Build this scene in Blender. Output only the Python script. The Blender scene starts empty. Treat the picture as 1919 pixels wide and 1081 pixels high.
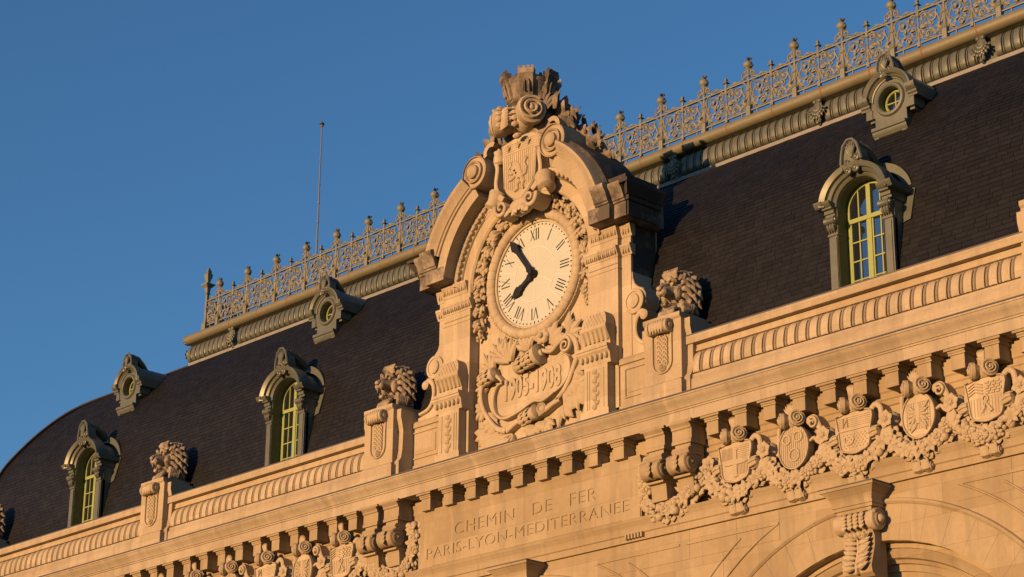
import bpy, bmesh, math, random
from mathutils import Vector, Matrix
R = math.radians
PI = math.pi
rng = random.Random(7)
SC = bpy.context.scene
COL = SC.collection
ZC = 17.2                      # height of the clock centre above the forecourt

# ------------------------------------------------------------------ camera
CAM = Vector((29.856, -28.7463, -15.549 + ZC))
RV = Vector((0.6876, 0.7260, 0.0079)).normalized()
DV = Vector((-0.6834, 0.6435, 0.3449)).normalized()
UV = RV.cross(DV).normalized(); RV = DV.cross(UV).normalized()
cd = bpy.data.cameras.new('camera'); cam = bpy.data.objects.new('camera', cd); COL.objects.link(cam)
M = Matrix((( RV.x, UV.x, -DV.x, CAM.x), (RV.y, UV.y, -DV.y, CAM.y), (RV.z, UV.z, -DV.z, CAM.z), (0, 0, 0, 1)))
cam.matrix_world = M
cd.sensor_fit = 'HORIZONTAL'; cd.sensor_width = 36.0; cd.lens = 76.5; cd.clip_start = 0.5; cd.clip_end = 6000
SC.camera = cam
FPX = 4077.97
def at(px, py, Y):
    """photo pixel -> (x, z above clock centre) on the plane y = Y"""
    q = DV + RV * ((px - 959.5) / FPX) - UV * ((py - 540.5) / FPX)
    t = (Y - CAM.y) / q.y
    p = CAM + q * t
    return (p.x, p.z - ZC)
def px_of(x, y, z):
    q = Vector((x, y, z + ZC)) - CAM
    d = q.dot(DV)
    return (959.5 + FPX * q.dot(RV) / d, 540.5 - FPX * q.dot(UV) / d)

# ------------------------------------------------------------------ light
SUN_AZ, SUN_EL = R(5), R(5.5)          # to the left of the facade normal, above the horizon
w = bpy.data.worlds.new('World'); SC.world = w; w.use_nodes = True
nt = w.node_tree
sky = nt.nodes.new('ShaderNodeTexSky'); sky.sky_type = 'NISHITA'; sky.sun_disc = False
sky.sun_elevation = SUN_EL
sun_dir = Vector((-math.sin(SUN_AZ) * math.cos(SUN_EL), -math.cos(SUN_AZ) * math.cos(SUN_EL), math.sin(SUN_EL)))
sky.sun_rotation = math.atan2(sun_dir.x, sun_dir.y)
sky.air_density = 1.0; sky.dust_density = 0.12; sky.ozone_density = 4.0
bg = nt.nodes['Background']; bg.inputs['Strength'].default_value = 0.15
nt.links.new(sky.outputs[0], bg.inputs['Color'])
sd = bpy.data.lights.new('sun', 'SUN'); sun = bpy.data.objects.new('sun', sd); COL.objects.link(sun)
sd.energy = 4.95; sd.angle = R(0.5); sd.color = (1.0, 0.57, 0.26)
sun.rotation_euler = (-sun_dir).to_track_quat('-Z', 'Y').to_euler()
SC.view_settings.view_transform = 'Standard'; SC.view_settings.look = 'None'
SC.view_settings.exposure = 0.46; SC.view_settings.gamma = 1.0

# ------------------------------------------------------------------ materials
def mat(name, c1, c2, scale=3.0, rough=0.8, bump=0.0, bscale=40.0, metal=0.0, dark=None, dscale=1.2, damt=0.0, streak=False, spec=0.4, rnd=0.0, up=0.0, block=None, clean=False):
    m = bpy.data.materials.new(name); m.use_nodes = True
    n = m.node_tree.nodes; l = m.node_tree.links; b = n['Principled BSDF']
    geo = n.new('ShaderNodeNewGeometry')
    def noise(sc, det=6, vec=None, rg=0.6):
        t = n.new('ShaderNodeTexNoise'); t.inputs['Scale'].default_value = sc; t.inputs['Detail'].default_value = det; t.inputs['Roughness'].default_value = rg
        l.new(vec if vec else geo.outputs['Position'], t.inputs['Vector']); return t.outputs['Fac']
    def ramp(f, a, bb):
        r = n.new('ShaderNodeMapRange'); r.inputs['From Min'].default_value = a; r.inputs['From Max'].default_value = bb; l.new(f, r.inputs['Value']); return r.outputs[0]
    def mix(f, a, bb, blend='MIX'):
        x = n.new('ShaderNodeMix'); x.data_type = 'RGBA'; x.blend_type = blend
        if hasattr(f, 'links'): l.new(f, x.inputs['Factor'])
        else: x.inputs['Factor'].default_value = f
        for s, v in ((6, a), (7, bb)):
            if hasattr(v, 'links'): l.new(v, x.inputs[s])
            else: x.inputs[s].default_value = (*v, 1)
        return x.outputs[2]
    def mul(a, bb, op='MULTIPLY'):
        x = n.new('ShaderNodeMath'); x.operation = op; x.use_clamp = True
        for i, v in enumerate((a, bb)):
            if hasattr(v, 'links'): l.new(v, x.inputs[i])
            else: x.inputs[i].default_value = v
        return x.outputs[0]
    col = mix(ramp(noise(scale), 0.3, 0.7), c1, c2)
    if not clean: col = mix(mul(ramp(noise(scale * 9, 4), 0.35, 0.7), 0.3), col, tuple(v * 0.72 for v in c1))
    if rnd:
        oi = n.new('ShaderNodeObjectInfo'); at_ = n.new('ShaderNodeAttribute'); at_.attribute_name = 'tint'
        s = n.new('ShaderNodeMath'); s.operation = 'ADD'; l.new(oi.outputs['Random'], s.inputs[0]); l.new(at_.outputs['Fac'], s.inputs[1])
        fr = n.new('ShaderNodeMath'); fr.operation = 'FRACT'; l.new(s.outputs[0], fr.inputs[0])
        hs = n.new('ShaderNodeHueSaturation'); l.new(col, hs.inputs['Color'])
        l.new(ramp(fr.outputs[0], 0, 1), hs.inputs['Value'])
        mr = hs.inputs['Value'].links[0].from_node; mr.inputs['To Min'].default_value = 1 - rnd; mr.inputs['To Max'].default_value = 1 + rnd
        col = hs.outputs['Color']
    if block:
        sp = n.new('ShaderNodeSeparateXYZ'); l.new(geo.outputs['Position'], sp.inputs[0]); cb = n.new('ShaderNodeCombineXYZ'); l.new(sp.outputs['X'], cb.inputs['X']); l.new(sp.outputs['Z'], cb.inputs['Y'])
        bt = n.new('ShaderNodeTexBrick'); l.new(cb.outputs[0], bt.inputs['Vector']); bt.inputs['Scale'].default_value = 1.0; bt.inputs['Brick Width'].default_value = block[0]; bt.inputs['Row Height'].default_value = block[1]; bt.inputs['Mortar Size'].default_value = 0.004; bt.inputs['Mortar Smooth'].default_value = 0.3
        bt.inputs['Color1'].default_value = (1, 1, 1, 1); bt.inputs['Color2'].default_value = (0.80, 0.765, 0.71, 1); bt.inputs['Mortar'].default_value = (0.62, 0.58, 0.52, 1)
        col = mix(block[2], col, bt.outputs['Color'], 'MULTIPLY')
    if streak:
        mp = n.new('ShaderNodeMapping'); mp.inputs['Scale'].default_value = (2.2, 1.0, 0.25); l.new(geo.outputs['Position'], mp.inputs['Vector'])
        col = mix(mul(ramp(noise(1.6, 5, mp.outputs[0]), 0.48, 0.72), 0.62), col, tuple(v * 0.62 for v in c1))
        mp2 = n.new('ShaderNodeMapping'); mp2.inputs['Scale'].default_value = (3.1, 1.0, 0.3); mp2.inputs['Location'].default_value = (9, 3, 5); l.new(geo.outputs['Position'], mp2.inputs['Vector'])
        col = mix(mul(ramp(noise(1.3, 5, mp2.outputs[0]), 0.6, 0.8), 0.5), col, tuple(min(1, v * 1.3) for v in c2))
    if dark:
        f = mul(ramp(noise(dscale, 8, None, 0.7), 0.62 - damt * 0.45, 0.80 - damt * 0.35), 0.92)
        if up:
            sx = n.new('ShaderNodeSeparateXYZ'); l.new(geo.outputs['Normal'], sx.inputs[0])
            g = mul(ramp(sx.outputs['Z'], 0.15, 0.8), mul(ramp(noise(dscale * 2.5, 6), 0.3, 0.62), up))
            f = mul(f, g, 'MAXIMUM')
        col = mix(f, col, dark)
    l.new(col, b.inputs['Base Color'])
    b.inputs['Roughness'].default_value = rough; b.inputs['Metallic'].default_value = metal
    b.inputs['Specular IOR Level'].default_value = spec
    if bump:
        bp = n.new('ShaderNodeBump'); bp.inputs['Strength'].default_value = bump; bp.inputs['Distance'].default_value = 0.02
        l.new(noise(bscale, 8), bp.inputs['Height']); l.new(bp.outputs[0], b.inputs['Normal'])
    return m
ST1, ST2 = (0.3780, 0.2975, 0.1855), (0.4270, 0.3430, 0.2205)
SOOT = (0.0595, 0.0490, 0.0364)
STONE = mat('limestone', ST1, ST2, 1.3, 0.88, 0.25, 45, streak=True, dark=(0.1400, 0.1050, 0.0700), dscale=0.9, damt=-0.06, up=0.7, block=(1.15, 0.47, 0.7))
STONE2 = mat('limestone_pale', (0.4150, 0.3312, 0.2111), (0.4805, 0.3931, 0.2584), 1.6, 0.88, 0.25, 45, streak=True, dark=(0.1750, 0.1295, 0.0840), dscale=1.1, damt=-0.10, up=0.5, block=(0.82, 0.56, 0.75))
STONE3 = mat('limestone_ochre', (0.3191, 0.2435, 0.1382), (0.3685, 0.2862, 0.1678), 0.8, 0.88, 0.22, 45, streak=True, dark=(0.20, 0.148, 0.092), dscale=0.8, damt=-0.04, block=(1.3, 0.52, 0.85))
CARVE = mat('carved_limestone', (0.3640, 0.2835, 0.1715), (0.4200, 0.3360, 0.2100), 4.0, 0.9, 0.6, 26, dark=(0.1400, 0.1050, 0.0665), dscale=3.0, damt=0.02, up=0.4)
CORN = mat('cornice_limestone', (0.3500, 0.2800, 0.1820), (0.4060, 0.3290, 0.2170), 1.6, 0.88, 0.3, 40, streak=True, dark=(0.1890, 0.1540, 0.1155), dscale=1.4, damt=0.05, up=0.3, block=(1.25, 3.0, 0.8))
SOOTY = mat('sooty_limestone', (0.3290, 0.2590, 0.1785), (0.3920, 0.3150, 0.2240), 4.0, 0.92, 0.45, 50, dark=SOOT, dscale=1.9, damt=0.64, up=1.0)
SOOTSHADE = mat('soot_shade_limestone', (0.2100, 0.1680, 0.1190), (0.2660, 0.2170, 0.1540), 4.0, 0.92, 0.5, 40, dark=(0.0315, 0.0266, 0.0210), dscale=1.8, damt=0.95, up=1.0)  # soot, with the shade of parts turned from the sun painted in
LION = mat('weathered_lion_stone', (0.32, 0.25, 0.165), (0.40, 0.315, 0.21), 6.0, 0.92, 0.5, 50, dark=(0.055, 0.043, 0.031), dscale=4.0, damt=0.40, up=0.9)
SLATE = mat('slate', (0.0066, 0.0064, 0.0066), (0.0108, 0.0099, 0.0094), 1.6, 0.58, 0.25, 30, rnd=0.28, spec=0.25)
SLATEB = mat('slate_bed', (0.0070, 0.0063, 0.0063), (0.0091, 0.0084, 0.0084), 2.0, 0.8)
ZINC = mat('olive_painted_zinc', (0.108, 0.112, 0.080), (0.145, 0.148, 0.108), 3.0, 0.42, 0.06, 30, metal=0.3, dark=(0.060, 0.058, 0.042), dscale=2.0, damt=0.05)
ROLLM = mat('olive_ridge_roll', (0.1645, 0.1470, 0.0840), (0.1960, 0.1750, 0.1085), 2.2, 0.5, 0.06, 30, metal=0.2, dark=(0.0910, 0.0735, 0.0420), dscale=1.6, damt=0.05)
IRON = mat('olive_painted_iron', (0.145, 0.142, 0.100), (0.190, 0.185, 0.135), 4.0, 0.55, 0.1, 50, dark=(0.13, 0.07, 0.035), dscale=4.0, damt=-0.06)
RUST = mat('rust_band', (0.2100, 0.0840, 0.0315), (0.1680, 0.0840, 0.0385), 6.0, 0.8)
LEAD = mat('lead_flashing', (0.17, 0.165, 0.145), (0.23, 0.22, 0.19), 4.0, 0.6, 0.1, 30, dark=(0.11, 0.10, 0.085), dscale=3, damt=0.1)
LEADD = mat('dark_lead', (0.0630, 0.0630, 0.0665), (0.0910, 0.0910, 0.0945), 3.0, 0.5, 0.1, 30)
GREEN = mat('yellow_green_paint', (0.235, 0.275, 0.075), (0.27, 0.31, 0.095), 5.0, 0.6, 0.2, 60, dark=(0.14, 0.155, 0.06), dscale=7, damt=0.05)
REVEAL = mat('dark_green_reveal', (0.0700, 0.0770, 0.0210), (0.0840, 0.0910, 0.0280), 3.0, 0.6)
ENAMEL = mat('cream_dial', (0.4200, 0.4200, 0.3290), (0.4410, 0.4410, 0.3500), 2.0, 0.35, 0, clean=True)
WHITE = mat('white_line', (0.5600, 0.5460, 0.5040), (0.5740, 0.5600, 0.5180), 2.0, 0.4, 0, clean=True)
BLACK = mat('black_paint', (0.0070, 0.0070, 0.0077), (0.0098, 0.0091, 0.0098), 2.0, 0.5, 0, spec=0.25)
GROUNDM = mat('paving', (0.07, 0.068, 0.065), (0.10, 0.095, 0.09), 0.4, 0.9, 0.2, 8)
GLASS = bpy.data.materials.new('window_glass'); GLASS.use_nodes = True
_b = GLASS.node_tree.nodes['Principled BSDF']; _b.inputs['Base Color'].default_value = (0.012, 0.014, 0.018, 1); _b.inputs['Roughness'].default_value = 0.03
_b.inputs['Specular IOR Level'].default_value = 1.0; _b.inputs['IOR'].default_value = 2.2
ROD = mat('grey_rod', (0.12, 0.12, 0.13), (0.15, 0.15, 0.16), 3.0, 0.5)

# ------------------------------------------------------------------ mesh helpers
class MB:
    def __init__(s): s.v = []; s.f = []
    def add(s, vs, fs):
        o = len(s.v); s.v += [tuple(v) for v in vs]; s.f += [tuple(i + o for i in f) for f in fs]; return s
    def box(s, x0, x1, y0, y1, z0, z1):
        return s.add([(x0, y0, z0), (x1, y0, z0), (x1, y1, z0), (x0, y1, z0), (x0, y0, z1), (x1, y0, z1), (x1, y1, z1), (x0, y1, z1)],
                     [(0, 1, 2, 3), (4, 5, 6, 7), (0, 1, 5, 4), (1, 2, 6, 5), (2, 3, 7, 6), (3, 0, 4, 7)])
    def exx(s, prof, x0, x1, i0=0.0, i1=0.0):
        """closed (y, z) profile run along x"""
        n = len(prof)
        vs = [(x0, y, z) for y, z in prof] + [(x1, y, z) for y, z in prof]
        fs = [(i, (i + 1) % n, n + (i + 1) % n, n + i) for i in range(n)] + [tuple(range(n)), tuple(range(n, 2 * n))]
        return s.add(vs, fs)
    def prism(s, poly, y0, y1, bev=0.0):
        """closed (x, z) outline, front face at y0, back at y1"""
        n = len(poly)
        A = sum(poly[i][0] * poly[(i + 1) % n][1] - poly[(i + 1) % n][0] * poly[i][1] for i in range(n))
        rings = [[(x, y1, z) for x, z in poly]]
        if bev:
            rings.append([(x, y0 + bev, z) for x, z in poly])
            ins = []
            sg = 1 if A > 0 else -1
            for i in range(n):
                p0, p1, p2 = Vector(poly[i - 1]), Vector(poly[i]), Vector(poly[(i + 1) % n])
                a = (p1 - p0).normalized() if (p1 - p0).length > 1e-6 else Vector((1, 0)); b = (p2 - p1).normalized() if (p2 - p1).length > 1e-6 else a
                nn = Vector((-(a.y + b.y), a.x + b.x)) * sg
                nn = nn.normalized() if nn.length > 1e-6 else Vector((0, 0))
                ins.append(p1 + nn * bev)
            rings.append([(p.x, y0, p.y) for p in ins])
        else: rings.append([(x, y0, z) for x, z in poly])
        vs = [v for r in rings for v in r]; fs = []
        for k in range(len(rings) - 1):
            fs += [(k * n + i, k * n + (i + 1) % n, (k + 1) * n + (i + 1) % n, (k + 1) * n + i) for i in range(n)]
        fs += [tuple(range(n)), tuple(range((len(rings) - 1) * n, len(rings) * n))]
        return s.add(vs, fs)
    def arc(s, prof, c, a0, a1, n, zs=1.0, caps=True):
        """closed (r, y) profile swept about the y-axis through c=(x, z); angle 0 = up, + = right"""
        m = len(prof); vs = []; fs = []
        full = abs(abs(a1 - a0) - 2 * PI) < 1e-4
        k = n if full else n + 1
        for i in range(k):
            a = a0 + (a1 - a0) * i / n
            for r, y in prof: vs.append((c[0] + r * math.sin(a), y, c[1] + r * math.cos(a) * zs))
        for i in range(n):
            for j in range(m):
                fs.append((i * m + j, i * m + (j + 1) % m, ((i + 1) % k) * m + (j + 1) % m, ((i + 1) % k) * m + j))
        if not full and caps: fs += [tuple(range(m)), tuple(range(n * m, n * m + m))]
        return s.add(vs, fs)
    def lathe(s, prof, o, ax=(0, 0, 1), n=16, sq=False):
        """(r, h) profile about axis ax from o"""
        ax = Vector(ax).normalized(); t = Vector((1, 0, 0)) if abs(ax.x) < 0.9 else Vector((0, 1, 0))
        u = ax.cross(t).normalized(); v = ax.cross(u); o = Vector(o); m = len(prof); vs = []; fs = []
        off = PI / n if sq else 0
        for r, h in prof:
            for i in range(n):
                a = 2 * PI * i / n + off
                vs.append(o + ax * h + (u * math.cos(a) + v * math.sin(a)) * max(r, 1e-4))
        for k in range(m - 1):
            fs += [(k * n + i, k * n + (i + 1) % n, (k + 1) * n + (i + 1) % n, (k + 1) * n + i) for i in range(n)]
        fs += [tuple(range(n)), tuple(range((m - 1) * n, m * n))]
        return s.add(vs, fs)
    def sph(s, c, r, n=8, m=6):
        rx, ry, rz = (r, r, r) if not hasattr(r, '__len__') else r
        vs = [(c[0], c[1], c[2] + rz)]; fs = []
        for k in range(1, m):
            t = PI * k / m
            for i in range(n):
                a = 2 * PI * i / n; vs.append((c[0] + rx * math.sin(t) * math.cos(a), c[1] + ry * math.sin(t) * math.sin(a), c[2] + rz * math.cos(t)))
        vs.append((c[0], c[1], c[2] - rz)); L = len(vs) - 1
        fs += [(0, 1 + i, 1 + (i + 1) % n) for i in range(n)]
        for k in range(m - 2): fs += [(1 + k * n + i, 1 + k * n + (i + 1) % n, 1 + (k + 1) * n + (i + 1) % n, 1 + (k + 1) * n + i) for i in range(n)]
        fs += [(L, 1 + (m - 2) * n + i, 1 + (m - 2) * n + (i + 1) % n) for i in range(n)]
        return s.add(vs, fs)
    def loft(s, path, wid, thk, nrm=(0, -1, 0), n=6):
        """elliptic section along a 3-D path; wid across, thk along nrm"""
        P = [Vector(p) for p in path]; k = len(P); N0 = Vector(nrm); vs = []; fs = []
        if not hasattr(wid, '__len__'): wid = [wid] * k
        if not hasattr(thk, '__len__'): thk = [thk] * k
        for i in range(k):
            t = (P[min(i + 1, k - 1)] - P[max(i - 1, 0)]).normalized()
            b = t.cross(N0)
            b = b.normalized() if b.length > 1e-5 else Vector((1, 0, 0))
            nn = b.cross(t).normalized()
            for j in range(n):
                a = 2 * PI * j / n; vs.append(P[i] + b * wid[i] * math.cos(a) + nn * thk[i] * math.sin(a))
        for i in range(k - 1): fs += [(i * n + j, i * n + (j + 1) % n, (i + 1) * n + (j + 1) % n, (i + 1) * n + j) for j in range(n)]
        fs += [tuple(range(n)), tuple(range((k - 1) * n, k * n))]
        return s.add(vs, fs)
    def tube(s, path, r, n=5):
        return s.loft(path, r, r, (0.13, -0.98, 0.05), n)
    def leaf(s, base, tip, w, t=0.025, nrm=(0, -1, 0), bow=0.03, n=6):
        b = Vector(base); e = Vector(tip); N0 = Vector(nrm).normalized(); P = []; W = []; T = []
        for i in range(6):
            u = i / 5; P.append(b.lerp(e, u) + N0 * bow * math.sin(u * PI * 0.9)); W.append(max(0.004, w * math.sin(PI * min(1, 0.12 + u * 0.88)) ** 0.8)); T.append(t * (1 - 0.6 * u))
        return s.loft(P, W, T, nrm, n)
    def scroll(s, c, r0, r1, turns, a0, y0, y1, th, hand=1, n=40):
        """spiral ribbon in the xz-plane running from radius r0 in to r1"""
        pts = []
        for i in range(n + 1):
            u = i / n; a = a0 + hand * u * turns * 2 * PI; r = r0 + (r1 - r0) * u ** 0.85; pts.append((c[0] + r * math.sin(a), c[1] + r * math.cos(a), th * (1 - 0.55 * u)))
        s.ribbon(pts, y0, y1)
        return s
    def ribbon(s, pts, y0, y1, bev=0.0):
        k = len(pts); vs = []; fs = []
        for i in range(k):
            a = Vector(pts[max(i - 1, 0)][:2]); b = Vector(pts[min(i + 1, k - 1)][:2]); t = (b - a).normalized(); nn = Vector((-t.y, t.x)); p = Vector(pts[i][:2]); h = pts[i][2] * 0.5
            p1, p2 = p + nn * h, p - nn * h; q1, q2 = p + nn * h * 0.6, p - nn * h * 0.6
            vs += [(p1.x, y1, p1.y), (p1.x, y0 + 0.02, p1.y), (q1.x, y0, q1.y), (q2.x, y0, q2.y), (p2.x, y0 + 0.02, p2.y), (p2.x, y1, p2.y)]
        for i in range(k - 1): fs += [(i * 6 + j, i * 6 + (j + 1) % 6, i * 6 + 6 + (j + 1) % 6, i * 6 + 6 + j) for j in range(6)]
        fs += [tuple(range(6)), tuple(range((k - 1) * 6, k * 6))]
        return s.add(vs, fs)
    def rollx(s, c, r, hw, waist=0.75, n=20, spiral=True):
        """strapwork bolster lying along x with volute ends"""
        P = [(r * 0.86, -hw), (r, -hw + 0.02), (r, -hw * 0.72), (r * waist, -hw * 0.5), (r * (waist + 0.1), 0), (r * waist, hw * 0.5), (r, hw * 0.72), (r, hw - 0.02), (r * 0.86, hw)]
        s.lathe(P, c, (1, 0, 0), n)
        for sg in (-1, 1):
            x = c[0] + sg * hw
            pts = []
            for i in range(31):
                u = i / 30; a = u * 2.1 * 2 * PI + 0.6; rr = r * (0.93 - 0.75 * u); pts.append((x, c[1] - rr * math.cos(a), c[2] + rr * math.sin(a)))
            s.loft(pts, r * 0.11, r * 0.13, (1, 0, 0), 5)
            s.sph((x, c[1], c[2]), r * 0.24, 8, 6)
        return s
    def rollbow(s, c, r, hw, waist=0.6, ang=42, n=20):
        c = Vector(c)
        for sg in (-1, 1):
            ax = Vector((sg * math.cos(R(ang)), -math.sin(R(ang)), 0.0)); q = Vector((-ax.y, ax.x, 0)) * sg
            s.lathe([(r * 0.3, -hw * 0.25), (r * 0.95, -hw * 0.08), (r * 0.92, hw * 0.18), (r * waist, hw * 0.42), (r * 0.85, hw * 0.62), (r, hw * 0.72), (r, hw * 0.96), (r * 0.84, hw), (r * 0.80, hw * 0.97)], c, ax, n)
            pts = []
            for i in range(37):
                u = i / 36; a = u * 2.2 * 2 * PI + 0.9; rr = r * (0.90 - 0.74 * u); pts.append(c + ax * (hw - 0.01 + 0.04 * u * r / 0.13) + q * rr * math.cos(a) * sg + Vector((0, 0, rr * math.sin(a))))
            s.loft(pts, r * 0.12, r * 0.14, ax, 5)
            s.sph(c + ax * (hw + 0.02), r * 0.2, 8, 6)
        return s
    def merge(s, o, loc=(0, 0, 0), sx=1.0, sc=1.0):
        return s.add([(v[0] * sx * sc + loc[0], v[1] * sc + loc[1], v[2] * sc + loc[2]) for v in o.v], o.f)
    def mesh(s, name, m, ang=38):
        me = bpy.data.meshes.new(name); me.from_pydata(s.v, [], s.f)
        bm = bmesh.new(); bm.from_mesh(me); bmesh.ops.recalc_face_normals(bm, faces=bm.faces); bm.to_mesh(me); bm.free()
        me.polygons.foreach_set('use_smooth', [True] * len(me.polygons)); me.set_sharp_from_angle(angle=R(ang))
        me.materials.append(m); return me
def put(name, me, parent=None, loc=(0, 0, 0), rot=None, scale=None):
    o = bpy.data.objects.new(name, me); COL.objects.link(o); o.parent = parent; o.location = loc
    if rot: o.rotation_euler = rot
    if scale: o.scale = scale
    return o
def obj(name, mb, m, parent=None, loc=(0, 0, 0), ang=38): return put(name, mb.mesh(name, m, ang), parent, loc)
def thing(name, label, cat, loc=(0, 0, 0), group=None):
    o = bpy.data.objects.new(name, None); o.empty_display_size = 0.3; COL.objects.link(o); o.location = (loc[0], loc[1], loc[2] + ZC)
    o['label'] = label; o['category'] = cat
    if group: o['group'] = group
    return o
def tag(o, label, cat, group=None):
    o['label'] = label; o['category'] = cat
    if group: o['group'] = group
    return o
def lerp_tab(tab, v, a=0, b=1):
    for i in range(len(tab) - 1):
        p, q = tab[i], tab[i + 1]
        if p[a] <= v <= q[a]: return p[b] + (q[b] - p[b]) * (v - p[a]) / (q[a] - p[a])
    return tab[0][b] if v < tab[0][a] else tab[-1][b]
def smooth_pts(pts, n):
    out = []
    for i in range(len(pts) - 1):
        p0, p1, p2, p3 = (Vector(pts[max(i - 1, 0)]), Vector(pts[i]), Vector(pts[i + 1]), Vector(pts[min(i + 2, len(pts) - 1)]))
        for k in range(n):
            t = k / n; out.append(tuple(0.5 * (2 * p1 + (p2 - p0) * t + (2 * p0 - 5 * p1 + 4 * p2 - p3) * t * t + (3 * p1 - p0 - 3 * p2 + p3) * t ** 3)))
    return out + [tuple(pts[-1])]

# ------------------------------------------------------------------ setting
g = MB().add([(-3000, -3000, 0), (3000, -3000, 0), (3000, 3000, 0), (-3000, 3000, 0)], [(0, 1, 2, 3)])
o = obj('ground', g, GROUNDM); o['kind'] = 'structure'

XL, XR = -22.0, 22.0
B = bpy.data.objects.new('station_building', None); COL.objects.link(B)
tag(B, 'long limestone railway station front with a steep slate mansard roof', 'building')
def part(name, mb, m, ang=38): return obj(name, mb, m, B, (0, 0, ZC), ang)

BAY = 8.2
WY = -0.20                       # main wall plane
ACZ, ARI = -10.77, 3.75          # arch centre height and inner radius
# lower wall with arch openings, built as solid piers and spandrels
mb = MB()
for c in (-2 * BAY, -BAY, 0, BAY, 2 * BAY):
    n = 28
    for i in range(n):           # spandrel above the opening, in vertical strips
        a0, a1 = -PI / 2 + PI * i / n, -PI / 2 + PI * (i + 1) / n
        xa, xb = c + ARI * math.sin(a0), c + ARI * math.sin(a1); za, zb = ACZ + ARI * math.cos(a0), ACZ + ARI * math.cos(a1)
        mb.add([(xa, WY, za), (xb, WY, zb), (xb, WY, -6.1), (xa, WY, -6.1), (xa, 0.5, za), (xb, 0.5, zb)], [(0, 1, 2, 3), (0, 1, 5, 4)])
for c in (-2.5 * BAY, -1.5 * BAY, -0.5 * BAY, 0.5 * BAY, 1.5 * BAY, 2.5 * BAY):
    x0, x1 = max(XL, c - BAY / 2 + ARI), min(XR, c + BAY / 2 - ARI)
    mb.box(x0, x1, WY, 0.5, -ZC, -6.1)
wall = part('facade_wall', mb, STONE3)
mb = MB()                        # glazed screen far inside the arches and body of the building
mb.box(XL, XR, 0.5, 15.5, -ZC, -2.6)
part('inner_wall', mb, STONE3)
# inner archivolts (roll and steps) set inside each opening
for c in (-2 * BAY, -BAY, 0, BAY, 2 * BAY):
    mb = MB().arc([(3.80, 0.35), (3.80, -0.02), (3.66, -0.02), (3.66, 0.02), (3.58, -0.05), (3.50, 0.0), (3.48, 0.07), (3.42, 0.10), (3.42, 0.35)], (c, ACZ), -PI / 2, PI / 2, 64)
    mb.arc([(3.42, 0.4), (3.42, 0.16), (3.30, 0.16), (3.30, 0.2), (3.12, 0.2), (3.12, 0.4)], (c, ACZ), -PI / 2, PI / 2, 64)
    obj('archivolt', mb, STONE3, wall)
# voussoirs proud of the wall, one block each, round the bays in view
for c in (0, BAY):
    nv = 27
    for i in range(nv):
        a0, a1 = -PI / 2 + PI * i / nv + 0.0004, -PI / 2 + PI * (i + 1) / nv - 0.0004
        d = 0.028 + rng.random() * 0.002
        ac = (a0 + a1) / 2
        if ACZ + 4.42 * math.cos(ac) < -9.0: continue
        mb = MB().arc([(3.752, WY - 0.0), (3.752, WY - d), (4.36, WY - d), (4.36, WY - 0.0)], (0, 0), a0, a1, 3)
        put('voussoir', mb.mesh('voussoir', STONE3), wall, (c, 0, ACZ))
    mb = MB().arc([(4.362, WY), (4.362, WY - 0.045), (4.40, WY - 0.075), (4.44, WY - 0.06), (4.46, WY)], (c, ACZ), -1.2, 1.2, 60)
    obj('label_moulding', mb, STONE3, wall)
    # spandrel frames: raised band bounded by the arc and the straight line under the architrave
    for sg in (-1, 1):
        for rr, zt, xo in ((4.80, -6.35, 4.02), (5.10, -6.47, 3.80)):
            pts = []
            a1 = math.acos(max(-1, min(1, (zt - ACZ) / rr)))
            for k in range(15):
                a = 1.02 - (1.02 - a1) * k / 14; pts.append((c + sg * rr * math.sin(a), ACZ + rr * math.cos(a), 0.045))
            obj('spandrel_moulding', MB().ribbon(pts, WY - 0.028, WY + 0.01), STONE3, wall)
            xa, xb = sorted((c + sg * rr * math.sin(a1), c + sg * xo))
            if xb - xa > 0.1 and rr < 5: obj('spandrel_moulding', MB().box(xa, xb, WY - 0.026, WY + 0.01, zt - 0.022, zt + 0.022), STONE3, wall)
# ashlar courses of the spandrels: slabs with open joints
zc0 = -6.12
for row in range(4):
    z1 = zc0 - 0.52 * row; z0 = z1 - 0.516
    x = -6.0 + (0.55 if row % 2 else 0)
    while x < 13.5:
        wd = 0.95 + rng.random() * 0.35
        xa, xb = x + 0.002, x + wd - 0.002
        ok = True
        for c in (-BAY, 0, BAY, 2 * BAY):
            for xx in (xa, (xa + xb) / 2, xb):
                if math.hypot(xx - c, z0 - ACZ) < 4.47: ok = False
        if ok: obj('ashlar_block', MB().box(xa, xb, WY - 0.006 - rng.random() * 0.004, WY + 0.01, z0, z1), STONE3, wall)
        x += wd
# architrave
part('architrave', MB().exx([(0.5, -6.10), (-0.26, -6.10), (-0.26, -5.98), (-0.285, -5.96), (-0.285, -5.84), (-0.30, -5.82), (-0.34, -5.74), (-0.36, -5.70), (-0.12, -5.66), (0.5, -5.66)], XL, XR), STONE3)
FY = -0.05                        # frieze plane behind the carvings
part('frieze', MB().exx([(0.5, -5.66), (FY, -5.66), (FY, -4.72), (FY - 0.025, -4.70), (FY - 0.025, -4.61), (FY - 0.045, -4.59), (FY - 0.045, -4.49), (FY - 0.07, -4.46), (FY - 0.07, -4.36), (FY - 0.10, -4.30), (FY - 0.10, -4.165), (0.5, -4.165)], XL, XR), STONE3)
corn = part('cornice', MB().exx([(0.5, -4.163), (-0.50, -4.163), (-0.50, -4.175), (-0.535, -4.175), (-0.535, -3.98), (-0.555, -3.975), (-0.555, -3.945), (-0.575, -3.94), (-0.59, -3.90), (-0.65, -3.84), (-0.69, -3.79), (-0.70, -3.76), (-0.715, -3.755), (-0.715, -3.715), (-0.70, -3.705), (-0.45, -3.60), (0.5, -3.60)], XL, XR), CORN)
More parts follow.
